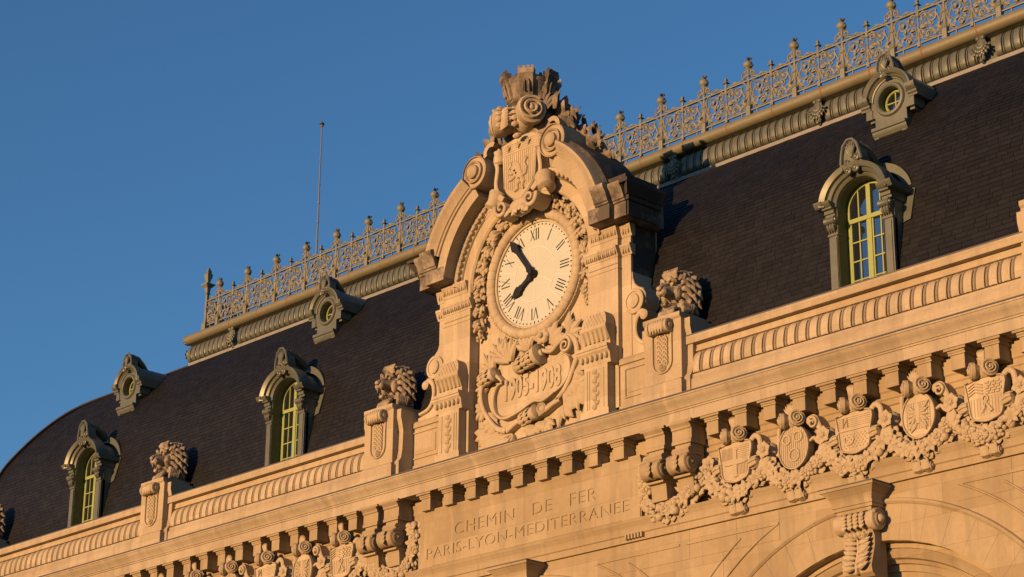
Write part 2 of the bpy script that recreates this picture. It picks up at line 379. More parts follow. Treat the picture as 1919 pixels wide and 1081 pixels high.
part('cornice_lead_edge', MB().exx([(-0.735, -3.722), (-0.735, -3.700), (-0.45, -3.592), (-0.45, -3.61), (-0.72, -3.712)], XL, XR), LEADD)
# modillions
mm = MB()
mm.exx([(0.36, -0.365), (-0.005, -0.365), (-0.012, -0.345), (-0.012, 0.0), (0.36, 0.0)], -0.135, 0.135)
mm.exx([(0.36, -0.12), (-0.035, -0.12), (-0.035, -0.095), (-0.055, -0.075), (-0.055, -0.055), (-0.085, -0.035), (-0.085, 0.0), (0.36, 0.0)], -0.165, 0.165)
mm.box(-0.215, 0.215, -0.095, 0.36, -0.05, -0.001)
MOD = mm.mesh('modillion', STONE3)
xs = []
for k in range(-4, 5): xs.append(0.32 + 0.68 * k - 0.32 + 0.0)
for x in xs: put('modillion', MOD, corn, (x, -0.42, -4.166))
for sg in (-1, 1):
    k = 0
    while True:
        x = 5.06 + 0.664 * k
        if x > 21.5 or (sg > 0 and x > 14): break
        put('modillion', MOD, corn, (sg * x, -0.42, -4.166)); k += 1
# tall consoles beside the inscription
cm = MB()
cm.exx([(0.3, -1.35), (0.02, -1.35), (0.0, -1.1), (-0.06, -0.80), (-0.06, 0.0), (0.3, 0.0)], -0.185, 0.185)
cm.exx([(0.3, -0.42), (-0.10, -0.42), (-0.10, -0.36), (-0.08, -0.34), (-0.08, -0.16), (-0.11, -0.14), (-0.11, -0.11), (-0.16, -0.06), (-0.16, 0.0), (0.3, 0.0)], -0.235, 0.235)
cm.box(-0.30, 0.30, -0.17, 0.3, -0.055, -0.001)
cm.exx([(0.2, -0.62), (-0.12, -0.62), (-0.15, -0.56), (-0.12, -0.50), (0.2, -0.50)], -0.205, 0.205)
cm.rollx((0, -0.10, -0.80), 0.19, 0.235, 0.86)
for k in range(3): cm.leaf((0.0, -0.27, -0.66 - 0.08 * k), (0.0, -0.29, -0.80 - 0.08 * k), 0.07, 0.02)
cm.box(-0.2, 0.2, -0.10, 0.2, -1.04, -1.0)
CON = cm.mesh('console', STONE3)
for sg in (-1, 1):
    for x in (3.72, 4.38): put('console', CON, corn, (sg * x, -0.42, -4.166))

# inscription panel: stone slab with the letters cut through, a bed 25 mm behind
def text_curve(body, size, x, z, spacing=1.0, width=None):
    c = bpy.data.curves.new('lettering', 'FONT'); c.body = body; c.size = size; c.align_x = 'CENTER'; c.space_character = spacing; c.space_word = 1.5; c.offset = 0.004
    t = bpy.data.objects.new('lettering', c); COL.objects.link(t)
    bpy.context.view_layer.update()
    dg = bpy.context.evaluated_depsgraph_get(); te = t.evaluated_get(dg)
    return t, te, dg
cc = bpy.data.curves.new('inscription_panel', 'CURVE'); cc.dimensions = '2D'; cc.fill_mode = 'BOTH'
def add_spline(pts, cyc=True):
    sp = cc.splines.new('POLY'); sp.points.add(len(pts) - 1)
    for i, p in enumerate(pts): sp.points[i].co = (p[0], p[1], 0, 1)
    sp.use_cyclic_u = cyc
def bez(p0, h0, h1, p1, n=6):
    out = []
    for i in range(n):
        t = i / n; out.append(((1 - t) ** 3 * p0[0] + 3 * (1 - t) ** 2 * t * h0[0] + 3 * (1 - t) * t * t * h1[0] + t ** 3 * p1[0], (1 - t) ** 3 * p0[1] + 3 * (1 - t) ** 2 * t * h0[1] + 3 * (1 - t) * t * t * h1[1] + t ** 3 * p1[1]))
    return out
def cut_text(body, size, zc_, wid, spacing):
    t, te, dg = text_curve(body, size, 0, 0, spacing)
    cu = te.to_curve(dg)
    allp = []
    for sp in cu.splines:
        pts = []
        if sp.type == 'BEZIER':
            b = sp.bezier_points; k = len(b)
            for i in range(k):
                p, q = b[i], b[(i + 1) % k]; pts += bez(p.co, p.handle_right, q.handle_left, q.co, 5)
        else: pts = [(p.co[0], p.co[1]) for p in sp.points]
        allp.append(pts)
    xs_ = [p[0] for s_ in allp for p in s_]; ys_ = [p[1] for s_ in allp for p in s_ ]
    f = wid / (max(xs_) - min(xs_)); mx = (max(xs_) + min(xs_)) / 2
    cap = 0.73 * size
    te.to_curve_clear(); d_ = t.data; bpy.data.objects.remove(t); bpy.data.curves.remove(d_)
    for s_ in allp: add_spline([((p[0] - mx) * f, (p[1] - cap / 2) + zc_) for p in s_])
add_spline([(-3.10, -5.66), (3.10, -5.66), (3.10, -4.70), (-3.10, -4.70)])
cut_text('CHEMIN  DE  FER', 0.345, -5.01, 4.0, 1.1)
cut_text('PARIS-LYON-MEDITERRANEE', 0.315, -5.395, 5.68, 1.05)
cc.extrude = 0.0095
tmp = bpy.data.objects.new('tmp', cc); COL.objects.link(tmp); bpy.context.view_layer.update()
dg = bpy.context.evaluated_depsgraph_get()
ime = bpy.data.meshes.new_from_object(tmp.evaluated_get(dg)); bpy.data.objects.remove(tmp)
ime.transform(Matrix.Rotation(PI / 2, 4, 'X')); ime.materials.clear(); ime.materials.append(STONE3)
ins = put('inscription_panel', ime, B, (0, -0.2595, ZC))
ins['label'] = 'stone panel cut with CHEMIN DE FER PARIS-LYON-MEDITERRANEE'
obj('panel_bed', MB().box(-3.12, 3.12, 0.0097, 0.3, -5.655, -4.60), STONE3, ins)
fr = MB().exx([(0.1, -4.50), (-0.06, -4.50), (-0.06, -4.54), (-0.045, -4.56), (-0.03, -4.63), (-0.012, -4.70), (0.1, -4.70)], -3.16, 3.16)
obj('panel_head_moulding', fr, STONE3, ins)
obj('panel_foot', MB().exx([(0.2, -5.80), (-0.03, -5.80), (-0.03, -5.71), (-0.012, -5.665), (0.2, -5.665)], -2.6, 2.6), STONE3, ins)
for sg in (-1, 1):
    obj('panel_foot', MB().box(sg * 2.88 - 0.24, sg * 2.88 + 0.24, -0.02, 0.2, -5.86, -5.662), STONE3, ins)
    for k in range(6): obj('dentil', MB().box(sg * 2.98 - 0.22 + k * 0.078, sg * 2.98 - 0.22 + k * 0.078 + 0.045, -0.075, 0.1, -6.06, -5.965), STONE3, ins)

# parapet
par = part('parapet', MB().exx([(0.15, -3.62), (-0.53, -3.62), (-0.53, -3.44), (-0.50, -3.40), (-0.49, -3.33), (-0.46, -3.31), (-0.33, -3.30), (-0.33, -2.87), (-0.385, -2.86), (-0.385, -2.815), (-0.37, -2.81), (-0.37, -2.725), (0.15, -2.725)], XL, -3.6), STONE)
PARP = [(0.15, -3.62), (-0.53, -3.62), (-0.53, -3.44), (-0.50, -3.40), (-0.49, -3.33), (-0.46, -3.31), (-0.33, -3.30), (-0.33, -2.87), (-0.385, -2.86), (-0.385, -2.815), (-0.37, -2.81), (-0.37, -2.725), (0.15, -2.725)]
par2 = part('parapet', MB().exx(PARP, 3.6, XR), STONE)
obj('coping', MB().exx([(0.15, -2.727), (-0.50, -2.727), (-0.505, -2.72), (-0.505, -2.57), (0.15, -2.56)], XL, -3.6), STONE, par)
obj('coping', MB().exx([(0.15, -2.727), (-0.50, -2.727), (-0.505, -2.72), (-0.505, -2.57), (0.15, -2.56)], 3.6, XR), STONE, par2)
obj('gutter_lip', MB().exx([(0.12, -2.566), (-0.515, -2.575), (-0.515, -2.555), (0.12, -2.545)], 3.6, XR), LEADD, par2)
obj('gutter_lip', MB().exx([(0.12, -2.566), (-0.515, -2.575), (-0.515, -2.555), (0.12, -2.545)], XL, -3.6), LEADD, par)
gp = [(-0.33, -3.295), (-0.475, -3.295), (-0.492, -3.27), (-0.495, -3.20), (-0.485, -3.10), (-0.46, -3.00), (-0.425, -2.93), (-0.385, -2.885), (-0.34, -2.868)]
def gad_mesh(hw, proud, nm):
    m_ = MB(); n = len(gp); cols = [(-hw, -0.085), (-hw * 0.93, -0.012), (0, 0.006), (hw * 0.93, -0.012), (hw, -0.085)]; vs = []; fs = []
    for dx, dy in cols:
        for i, (y, z) in enumerate(gp):
            zz = z - 0.02 * abs(dx) / hw * (1 if i > 6 else 0)
            vs.append((dx, (y - dy - proud) if 0 < i < n - 1 else y, zz))
    for c in range(len(cols) - 1): fs += [(c * n + i, c * n + i + 1, (c + 1) * n + i + 1, (c + 1) * n + i) for i in range(n - 1)]
    fs += [tuple(range(n)), tuple(range(4 * n, 5 * n))]
    return m_.add(vs, fs).mesh(nm, STONE2, 50)
GAD = gad_mesh(0.084, 0.0, 'gadroon'); FIL = gad_mesh(0.019, -0.006, 'gadroon_fillet')
LIONS = (-20.6, -12.35, -4.06, 4.06, 12.35)
runs = [(LIONS[0] + 0.55, LIONS[1] - 0.55), (LIONS[1] + 0.55, LIONS[2] - 0.55), (LIONS[3] + 0.55, LIONS[4] - 0.55)]
for a, b in runs:
    n = round((b - a) / 0.247); st = (b - a) / n
    for i in range(n):
        x = a + st * (i + 0.5)
        put('gadroon', GAD, par if x < 0 else par2, (x, 0, 0))
        if i < n - 1: put('gadroon_fillet', FIL, par if x < 0 else par2, (x + st / 2, 0, 0))
# lion pedestals
pm = MB()
pm.exx([(0.1, -3.73), (-0.66, -3.73), (-0.66, -3.40), (-0.62, -3.37), (-0.62, -2.22), (-0.66, -2.18), (-0.66, -2.10), (0.1, -2.10)], -0.46, 0.46)
pm.box(-0.50, 0.50, -0.68, 0.1, -3.74, -3.42)
pm.exx([(0.1, -3.72), (-0.56, -3.72), (-0.56, -3.36), (-0.50, -3.28), (-0.47, -3.10), (-0.46, -2.70), (-0.50, -2.50), (-0.53, -2.40), (-0.53, -2.22), (0.1, -2.22)], -0.60, 0.60)
PED = pm.mesh('lion_pedestal', STONE)
um = MB()
for rr, th in ((0.235, 0.03),):
    pts = [(-rr, -2.35, th), (-rr, -2.6, th), (-rr, -2.95, th)] + [(rr * math.sin(a), -2.98 - rr * math.cos(a) * 0.95, th) for a in [-PI / 2 + PI * k / 12 for k in range(13)]] + [(rr, -2.95, th), (rr, -2.6, th), (rr, -2.35, th)]
    um.ribbon(pts, -0.655, -0.60)
UU = um.mesh('niche_border', STONE2)
dm = MB()
for k in range(7):
    for sg in (-1, 1):
        if k == 6: dm.lathe([(0.0, 0.03), (0.075, 0.02), (0.085, 0)], (0, -0.62, -3.10), (0, -1, 0), 12); continue
        c_ = (sg * 0.068, -0.62, -2.52 - 0.088 * k - (0.04 if sg > 0 else 0))
        dm.lathe([(0.075, 0), (0.07, 0.035), (0.045, 0.04), (0.03, 0.022), (0.018, 0.045), (0.0, 0.05)], c_, (0, -1, -0.35), 12)
PEND = dm.mesh('disc_pendant', CARVE)
vm = MB()
vm.lathe([(0.10, -0.2), (0.135, -0.17), (0.12, -0.05), (0.12, 0.05), (0.135, 0.17), (0.10, 0.2)], (0, -0.70, -2.33), (1, 0, 0), 18)
for sg in (-1, 1):
    vm.lathe([(0.13, 0), (0.13, 0.05), (0.10, 0.06), (0.09, 0.045), (0.05, 0.05), (0.045, 0.075), (0, 0.085)], (sg * 0.2, -0.70, -2.33), (sg, 0, 0), 18)
for k in range(5): vm.leaf((-0.12 + 0.06 * k, -0.74, -2.2), (-0.14 + 0.07 * k, -0.80, -2.48), 0.04, 0.03)
VOL = vm.mesh('scroll_bracket', CARVE)
for x in LIONS:
    p_ = put('lion_pedestal', PED, par if x < 0 else par2, (x, 0, 0)); put('niche_border', UU, p_); put('disc_pendant', PEND, p_); put('scroll_bracket', VOL, p_)

# ------------------------------------------------------------------ roof
PROF = smooth_pts([(0.06, -2.9), (0.12, -2.5), (0.37, -1.2), (0.70, 0.07), (1.15, 0.90), (1.65, 1.56), (2.14, 2.02), (2.86, 2.45), (3.62, 2.85), (4.28, 3.22)], 12)
ARC = [0.0]
for i in range(1, len(PROF)): ARC.append(ARC[-1] + math.hypot(PROF[i][0] - PROF[i - 1][0], PROF[i][1] - PROF[i - 1][1]))
def prof_at(s_):
    s_ = max(0, min(ARC[-1] - 1e-6, s_))
    for i in range(len(ARC) - 1):
        if ARC[i] <= s_ <= ARC[i + 1]:
            t = (s_ - ARC[i]) / (ARC[i + 1] - ARC[i]); p, q = PROF[i], PROF[i + 1]
            T = Vector((q[0] - p[0], q[1] - p[1])).normalized()
            return p[0] + (q[0] - p[0]) * t, p[1] + (q[1] - p[1]) * t, T
def roof_hit(px, py):
    N_ = 3000
    for i in range(N_):
        y, z, T_ = prof_at(ARC[-1] * i / N_); x_, z_ = at(px, py, y)
        if z_ <= z: return (x_, y, z)
    x_, z_ = at(px, py, PROF[-1][0]); return (x_, PROF[-1][0], PROF[-1][1])
ZY = [(q[1], q[0]) for q in PROF]
def hipx(z): return -22.5 + lerp_tab(ZY, z)      # hip at 45 degrees in plan
mb = MB(); n = len(PROF)
L0 = [(hipx(z), y, z) for y, z in PROF]; R0 = [(-hipx(z), y, z) for y, z in PROF]; LB = [(hipx(z), 16 - y, z) for y, z in PROF]; RB = [(-hipx(z), 16 - y, z) for y, z in PROF]
DORM = (-2 * BAY, -BAY, BAY)
xb_ = sorted([d + s_ for d in DORM for s_ in (-0.56, 0.56)])
for i in range(n - 1):
    (y0, z0), (y1, z1) = PROF[i], PROF[i + 1]
    ea = [hipx(z0)] + xb_ + [-hipx(z0)]; eb = [hipx(z1)] + xb_ + [-hipx(z1)]
    for j in range(len(ea) - 1):
        if z1 < -0.30 and any(abs((ea[j] + ea[j + 1]) / 2 - d) < 0.3 for d in DORM): continue
        mb.add([(ea[j], y0, z0), (ea[j + 1], y0, z0), (eb[j + 1], y1, z1), (eb[j], y1, z1)], [(0, 1, 2, 3)])
mb.add(L0 + R0 + LB + RB, [(i, i + 1, 2 * n + i + 1, 2 * n + i) for i in range(n - 1)] + [(n + i, n + i + 1, 3 * n + i + 1, 3 * n + i) for i in range(n - 1)] + [(2 * n + i, 2 * n + i + 1, 3 * n + i + 1, 3 * n + i) for i in range(n - 1)] + [(n - 1, 2 * n - 1, 4 * n - 1, 3 * n - 1)])
roof = part('roof', mb, SLATEB)
obj('hip_flashing', MB().loft([(hipx(z) - 0.02, y - 0.02, z + 0.02) for y, z in PROF], 0.09, 0.05, (-0.7, -0.7, 0.3), 8), LEADD, roof, ang=60)
EXPO, SW = 0.100, 0.228
ncourse = int(ARC[-1] / EXPO)
sl = MB(); tint = []
indiv = []
allsl = []
for k in range(1, ncourse):
    s0 = k * EXPO
    y0, z0, T = prof_at(s0); y1, z1, T1 = prof_at(s0 + EXPO * 1.06)
    xl = hipx(z0) + 0.03; x = xl + (SW / 2 if k % 2 else 0) - SW + rng.random() * 0.03
    while x < 13.2:
        xa = max(x, xl); xb = x + SW * (0.94 + 0.12 * rng.random())
        if xb - xa > 0.05 and not (z0 < -0.36 and any(abs((xa + xb) / 2 - d) < 0.62 for d in DORM)):
            allsl.append((k, xa, xb - 0.0035, y0, z0, y1, z1, T))
        x = xb
def slate_dist(a): return (Vector(((a[1] + a[2]) / 2, a[3], a[4] + ZC)) - CAM).length
cand = []
for a in allsl:
    u, v = px_of((a[1] + a[2]) / 2, a[3], a[4])
    if 5 < u < 1915 and v > 5 and a[4] > -2.42 and abs((a[1] + a[2]) / 2 - BAY) > 1.1 and abs(a[2] - a[1] - SW) < 0.03: cand.append((slate_dist(a), a))
cand.sort(key=lambda t: t[0])
near = set(id(c[1]) for c in cand[:300])
SM = MB(); hw = SW / 2 - 0.004; SM.add([(-hw, 0, -0.014), (hw, 0, -0.014), (hw, EXPO * 1.06, -0.002), (-hw, EXPO * 1.06, -0.002), (-hw, 0, 0.004), (hw, 0, 0.004), (hw, EXPO * 1.06, 0.004), (-hw, EXPO * 1.06, 0.004)], [(0, 1, 2, 3), (0, 1, 5, 4), (1, 2, 6, 5), (3, 0, 4, 7), (4, 5, 6, 7)])
SLM = SM.mesh('slate', SLATE, 20)
for a in allsl:
    k, xa, xb, y0, z0, y1, z1, T = a
    lift = 0.009 + rng.random() * 0.006
    N = Vector((-T.y, T.x))            # (y, z) outward normal
    if id(a) in near:
        so = put('slate', SLM, roof)
        ex = Vector((1, 0, 0)); ey = Vector((0, T.x, T.y)); ez = Vector((0, -N.x, -N.y))
        c_ = Vector(((xa + xb) / 2, y0 + N.x * lift * 0.3, z0 + N.y * lift * 0.3))
        m_ = Matrix(((ex.x, ey.x, ez.x, c_.x), (ex.y, ey.y, ez.y, c_.y), (ex.z, ey.z, ez.z, c_.z), (0, 0, 0, 1)))
        so.matrix_local = m_ @ Matrix.Rotation((rng.random() - 0.5) * 0.012, 4, 'Z') @ Matrix.Rotation((rng.random() - 0.5) * 0.03, 4, 'Y')
        continue
    j = (rng.random() - 0.5) * 0.006
    f0 = Vector((y0, z0)) + N * (lift + j); f1 = Vector((y1, z1)) + N * 0.003; b0 = Vector((y0, z0)) - N * 0.002
    f0b = Vector((y0, z0)) + N * (lift - j)
    xb -= 0.003
    sl.add([(xa, f0.x, f0.y), (xb, f0b.x, f0b.y), (xb, f1.x, f1.y), (xa, f1.x, f1.y), (xa, b0.x, b0.y), (xb, b0.x, b0.y)], [(0, 1, 2, 3), (0, 1, 5, 4), (0, 3, 4), (1, 2, 5)])
    tint += [rng.random()] * 4
me = bpy.data.meshes.new('slate_field'); me.from_pydata(sl.v, [], sl.f); me.materials.append(SLATE)
at_ = me.attributes.new('tint', 'FLOAT', 'FACE'); at_.data.foreach_set('value', tint)
so = put('slate_field', me, roof); so['kind'] = 'stuff'

# ridge: flashing, gadrooned cove, roll
RY = 4.25
fz = lambda z: 1.031 * z + 0.505
XRL, XRR = at(352, 647, RY)[0], 18.0
rid = part('ridge_cornice', MB().exx([(RY + 0.6, fz(2.60)), (RY - 0.06, fz(2.60)), (RY - 0.06, fz(2.72)), (RY - 0.02, fz(2.74)), (RY + 0.02, fz(3.20)), (RY - 0.10, fz(3.22)), (RY + 0.1, fz(3.30)), (RY + 0.1, fz(3.56)), (RY + 0.6, fz(3.56))], XRL + 0.18, XRR), ZINC)
obj('flashing_strip', MB().exx([(RY + 0.2, fz(2.64)), (RY - 0.085, fz(2.62)), (RY - 0.085, fz(2.705)), (RY + 0.2, fz(2.72))], XRL + 0.2, XRR), LEAD, rid)
rp = [(RY + 0.05, fz(2.735)), (RY - 0.05, fz(2.735)), (RY - 0.10, fz(2.76)), (RY - 0.13, fz(2.84)), (RY - 0.135, fz(2.95)), (RY - 0.12, fz(3.05)), (RY - 0.085, fz(3.13)), (RY - 0.03, fz(3.19)), (RY + 0.05, fz(3.20))]
def rgad(hw, nm):
    m_ = MB(); n = len(rp); cols = [(-hw, 0.05), (-hw * 0.86, 0.006), (0, 0.0), (hw * 0.86, 0.006), (hw, 0.05)]; vs = []; fs = []
    for dx, dy in cols: vs += [(dx, y + (dy if 0 < i < n - 1 else 0), z) for i, (y, z) in enumerate(rp)]
    for c in range(4): fs += [(c * n + i, c * n + i + 1, (c + 1) * n + i + 1, (c + 1) * n + i) for i in range(n - 1)]
    return m_.add(vs, fs).mesh(nm, ZINC, 50)
RG, RGF = rgad(0.077, 'ridge_gadroon'), rgad(0.014, 'ridge_fillet')
am = MB()
for i in range(9):
    u = (i - 4) / 4
    for lv in range(3):
        a = u * 1.25; r0, r1 = 0.03 + 0.08 * lv, 0.17 + 0.09 * lv
        am.leaf((r0 * math.sin(a), -0.02, -0.05 - r0 * math.cos(a) + 0.15), (r1 * math.sin(a) * 0.75, -0.05, -r1 * math.cos(a) * 0.9 + 0.10), 0.035, 0.02, bow=0.05)
for sg in (-1, 1): am.sph((sg * 0.06, -0.03, 0.22), 0.05)
am.sph((0, -0.04, -0.27), (0.05, 0.05, 0.04)); am.loft([(0, 0, 0.27), (0, -0.03, 0.1), (0, -0.03, -0.1), (0, 0, -0.25)], [0.06, 0.12, 0.11, 0.04], [0.03, 0.05, 0.05, 0.03])
ACL = am.mesh('acanthus_clasp', ZINC)
clasps = [at(1533, 210, RY - 0.15)[0] + 4.07 * k for k in range(-5, 3)]
x = XRL + 0.25; st = 0.211
while x < 13.5:
    if not any(abs(x - c) < 0.2 for c in clasps):
        put('ridge_gadroon', RG, rid, (x, 0, 0)); put('ridge_fillet', RGF, rid, (x + st / 2, 0.012, 0))
    x += st
for c in clasps: put('acanthus_clasp', ACL, rid, (c, RY - 0.13, fz(2.97)))
em = MB().lathe([(0.0, -0.05), (0.12, -0.04), (0.17, 0.0), (0.19, 0.06), (0.17, 0.1)], (XRL + 0.12, RY + 0.05, fz(2.98)), (1, 0, 0.0), 14)
for k in range(10):
    a = 2 * PI * k / 10; em.leaf((XRL + 0.12, RY + 0.05 + 0.05 * math.cos(a), fz(2.98) + 0.05 * math.sin(a)), (XRL + 0.10, RY + 0.05 + 0.2 * math.cos(a), fz(2.98) + 0.2 * math.sin(a)), 0.05, 0.03, (-1, 0, 0))
obj('ridge_end_boss', em, ZINC, rid)
roll = MB().lathe([(0.10, 0), (0.135, 0.02), (0.138, 0.1), (0.138, XRR - XRL)], (XRL, RY - 0.02, fz(3.41)), (1, 0, 0), 20)
roll_o = obj('ridge_roll', roll, ROLLM, rid)
bm_ = MB()
for k in range(9):
    a = 2 * PI * k / 9; bm_.sph((XRL - 0.01, RY - 0.02 + 0.1 * math.cos(a), fz(3.41) + 0.1 * math.sin(a)), 0.05, 7, 5)
bm_.sph((XRL - 0.04, RY - 0.02, fz(3.41)), 0.06)
obj('roll_end_rosette', bm_, ZINC, roll_o)
CP, CX0 = 1.2888, at(464, 513, 4.35)[0]
x = CX0 - 0.42
RB_ = MB().lathe([(0.139, -0.016), (0.1425, -0.01), (0.1425, 0.01), (0.139, 0.016)], (0, 0, 0), (1, 0, 0), 20).mesh('rust_band', RUST)
RB2 = MB().lathe([(0.139, -0.008), (0.1405, -0.004), (0.1405, 0.004), (0.139, 0.008)], (0, 0, 0), (1, 0, 0), 20).mesh('roll_seam', ROLLM)
while x < 13.5:
    put('rust_band', RB_, roll_o, (x + rng.uniform(-0.05, 0.05), RY - 0.02, fz(3.41))); put('roll_seam', RB2, roll_o, (x + 0.62, RY - 0.02, fz(3.41))); x += CP

# ------------------------------------------------------------------ iron cresting on the ridge
CRY = 4.36
IC = thing('iron_cresting', 'olive painted wrought iron cresting with scrollwork and ball finials along the ridge', 'railing', (CX0, CRY, fz(3.55)))
IC.scale = (1.031, 1.031, 1.031)
CP /= 1.031
def sp_pts(cx, cz, r0, r1, turns, a0, hand, n=26, y=0.0):
    return [(cx + (r0 + (r1 - r0) * i / n) * math.sin(a0 + hand * turns * 2 * PI * i / n), y, cz + (r0 + (r1 - r0) * i / n) * math.cos(a0 + hand * turns * 2 * PI * i / n)) for i in range(n + 1)]
# heights above the post foot: bottom rail .17, top rail .87
pm = MB()
pm.box(-0.055, 0.055, -0.055, 0.055, -0.03, 0.27)
pm.lathe([(0.05, 0.27), (0.075, 0.30), (0.09, 0.33), (0.05, 0.36), (0.035, 0.42), (0.032, 0.62), (0.055, 0.64), (0.055, 0.67), (0.032, 0.69), (0.028, 0.95), (0.045, 0.97), (0.045, 1.0), (0.03, 1.02), (0.028, 1.10), (0.06, 1.14), (0.07, 1.16), (0.03, 1.18)], (0, 0, 0), (0, 0, 1), 8)
for sg in (-1, 1):
    pm.tube([(sg * 0.03, 0, 0.66), (sg * 0.05, 0, 0.76), (sg * 0.12, 0, 0.85), (sg * 0.2, 0, 0.87)], 0.021)
    pm.tube([(sg * 0.03, 0, 0.66), (sg * 0.05, 0, 0.52), (sg * 0.11, 0, 0.40)], 0.021)
    pm.tube([(sg * 0.26, 0, 0.885), (sg * 0.2, 0, 0.93), (sg * 0.12, 0, 0.94)] + sp_pts(sg * 0.10, 1.02, 0.085, 0.02, 1.3, PI, -sg, 16), 0.020)
    pm.tube([(sg * 0.03, 0, 1.12), (sg * 0.10, 0, 1.10)], 0.019)
    pm.leaf((sg * 0.05, -0.0, 0.30), (sg * 0.19, -0.03, 0.42), 0.035, 0.012); pm.leaf((sg * 0.12, 0, 0.36), (sg * 0.13, 0, 0.52), 0.03, 0.012); pm.leaf((sg * 0.1, 0, 0.34), (sg * 0.22, 0, 0.27), 0.03, 0.012)
POST = pm.mesh('post', IRON)
fm = MB(); fm.sph((0, 0, 1.24), (0.105, 0.105, 0.095), 12, 8); fm.lathe([(0.02, 1.13), (0.06, 1.15), (0.085, 1.18)], (0, 0, 0), (0, 0, 1), 10)
fm.loft([(0.02, 0, 1.30), (0.0, 0, 1.35), (0.03, 0, 1.39), (0.075, 0, 1.375), (0.09, 0, 1.34)], [0.07, 0.06, 0.055, 0.045, 0.02], [0.03, 0.02, 0.018, 0.018, 0.012], (1, 0, 0.2))
fm.loft([(0.03, 0, 1.2), (0.10, 0, 1.185), (0.135, 0, 1.22)], [0.045, 0.04, 0.02], [0.015] * 3, (0, 0, 1))
FINB = fm.mesh('ball_finial', IRON)
sm = MB(); sm.box(-0.032, 0.032, -0.032, 0.032, 0.10, 0.20)
sm.lathe([(0.03, 0.2), (0.022, 0.24), (0.04, 0.30), (0.022, 0.36), (0.02, 0.5), (0.035, 0.53), (0.02, 0.56), (0.02, 0.74), (0.04, 0.76), (0.045, 0.86), (0.03, 0.92), (0.03, 1.0)], (0, 0, 0), (0, 0, 1), 8)
SPOST = sm.mesh('spear_post', IRON)
fm = MB().lathe([(0.028, 0.98), (0.028, 1.0), (0.085, 1.015), (0.085, 1.025), (0.03, 1.06), (0.03, 1.08), (0.045, 1.09), (0.045, 1.10), (0.001, 1.16)], (0, 0, 0), (0, 0, 1), 4, True)
FINS = fm.mesh('spear_finial', IRON, 20)
# scroll panel spans half a period to the right of a ball post; mirrored for the other half
H = CP / 2
sm = MB()
big = [(0.10, 0, 0.42), (0.13, 0, 0.56), (0.2, 0, 0.72)] + sp_pts(0.27, 0.66, 0.135, 0.02, 1.55, -0.7, 1, 30)
sm.tube(big, 0.021)
sm.tube([(0.05, 0, 0.80), (0.07, 0, 0.62), (0.16, 0, 0.44), (0.30, 0, 0.37), (0.42, 0, 0.42)] + sp_pts(0.50, 0.50, 0.09, 0.02, 1.4, -2.0, -1, 22), 0.020)
sm.tube([(0.07, 0, 0.40), (0.12, 0, 0.27), (0.25, 0, 0.20), (0.40, 0, 0.22)] + sp_pts(0.37, 0.31, 0.085, 0.015, 1.4, 2.6, -1, 22), 0.020)
sm.tube([(0.40, 0, 0.20), (0.52, 0, 0.24), (0.58, 0, 0.36), (0.60, 0, 0.48)], 0.019)
sm.tube(sp_pts(0.50, 0.75, 0.085, 0.02, 1.4, 1.2, -1, 20), 0.019)
sm.tube([(0.34, 0, 0.78), (0.42, 0, 0.72), (0.46, 0, 0.60), (0.58, 0, 0.60)], 0.019)
for b_, t_ in (((0.30, 0.45), (0.36, 0.58)), ((0.36, 0.5), (0.46, 0.56)), ((0.40, 0.66), (0.44, 0.78)), ((0.16, 0.30), (0.10, 0.43)), ((0.2, 0.26), (0.3, 0.4)), ((0.16, 0.28), (0.26, 0.24)), ((0.42, 0.5), (0.56, 0.47)), ((0.35, 0.45), (0.29, 0.36))):
    sm.leaf((b_[0], -0.005, b_[1]), (t_[0], -0.03, t_[1]), 0.03, 0.012)
sm.sph((0.42, -0.01, 0.53), 0.035, 7, 5)
sm.tube(sp_pts(0.30, 0.52, 0.06, 0.015, 1.2, 0.4, 1, 16), 0.015); sm.tube(sp_pts(0.16, 0.30, 0.055, 0.012, 1.2, 2.0, 1, 16), 0.015); sm.tube(sp_pts(0.55, 0.30, 0.05, 0.012, 1.2, -1.0, 1, 16), 0.015)
sm.tube([(0.10, 0, 0.20), (0.16, 0, 0.26), (0.24, 0, 0.22), (0.30, 0, 0.19)], 0.015); sm.tube([(0.40, 0, 0.80), (0.50, 0, 0.84), (0.60, 0, 0.80)], 0.015)
for b_, t_ in (((0.46, 0.32), (0.52, 0.42)), ((0.24, 0.62), (0.33, 0.70)), ((0.54, 0.62), (0.50, 0.70)), ((0.08, 0.48), (0.15, 0.40)), ((0.36, 0.24), (0.46, 0.28))): sm.leaf((b_[0], -0.005, b_[1]), (t_[0], -0.03, t_[1]), 0.035, 0.014)
sm.tube([(0.22, 0, 0.885), (0.30, 0, 0.93), (0.37, 0, 0.90), (0.44, 0, 0.925), (0.52, 0, 0.89)], 0.019)
sm.leaf((0.3, 0, 0.91), (0.42, -0.01, 0.95), 0.025, 0.012)
SCR = sm.mesh('scroll_panel', IRON)
NP = int((13.6 - CX0) / 1.2888)
XE = (at(386, 600, CRY)[0] - CX0) / 1.031
rl = MB(); rl.box(XE, NP * CP + 0.6, -0.02, 0.02, 0.155, 0.185); obj('bottom_rail', rl, IRON, IC)
rl = MB(); rl.box(XE, NP * CP + 0.6, -0.028, 0.028, 0.855, 0.885); obj('top_rail', rl, IRON, IC)
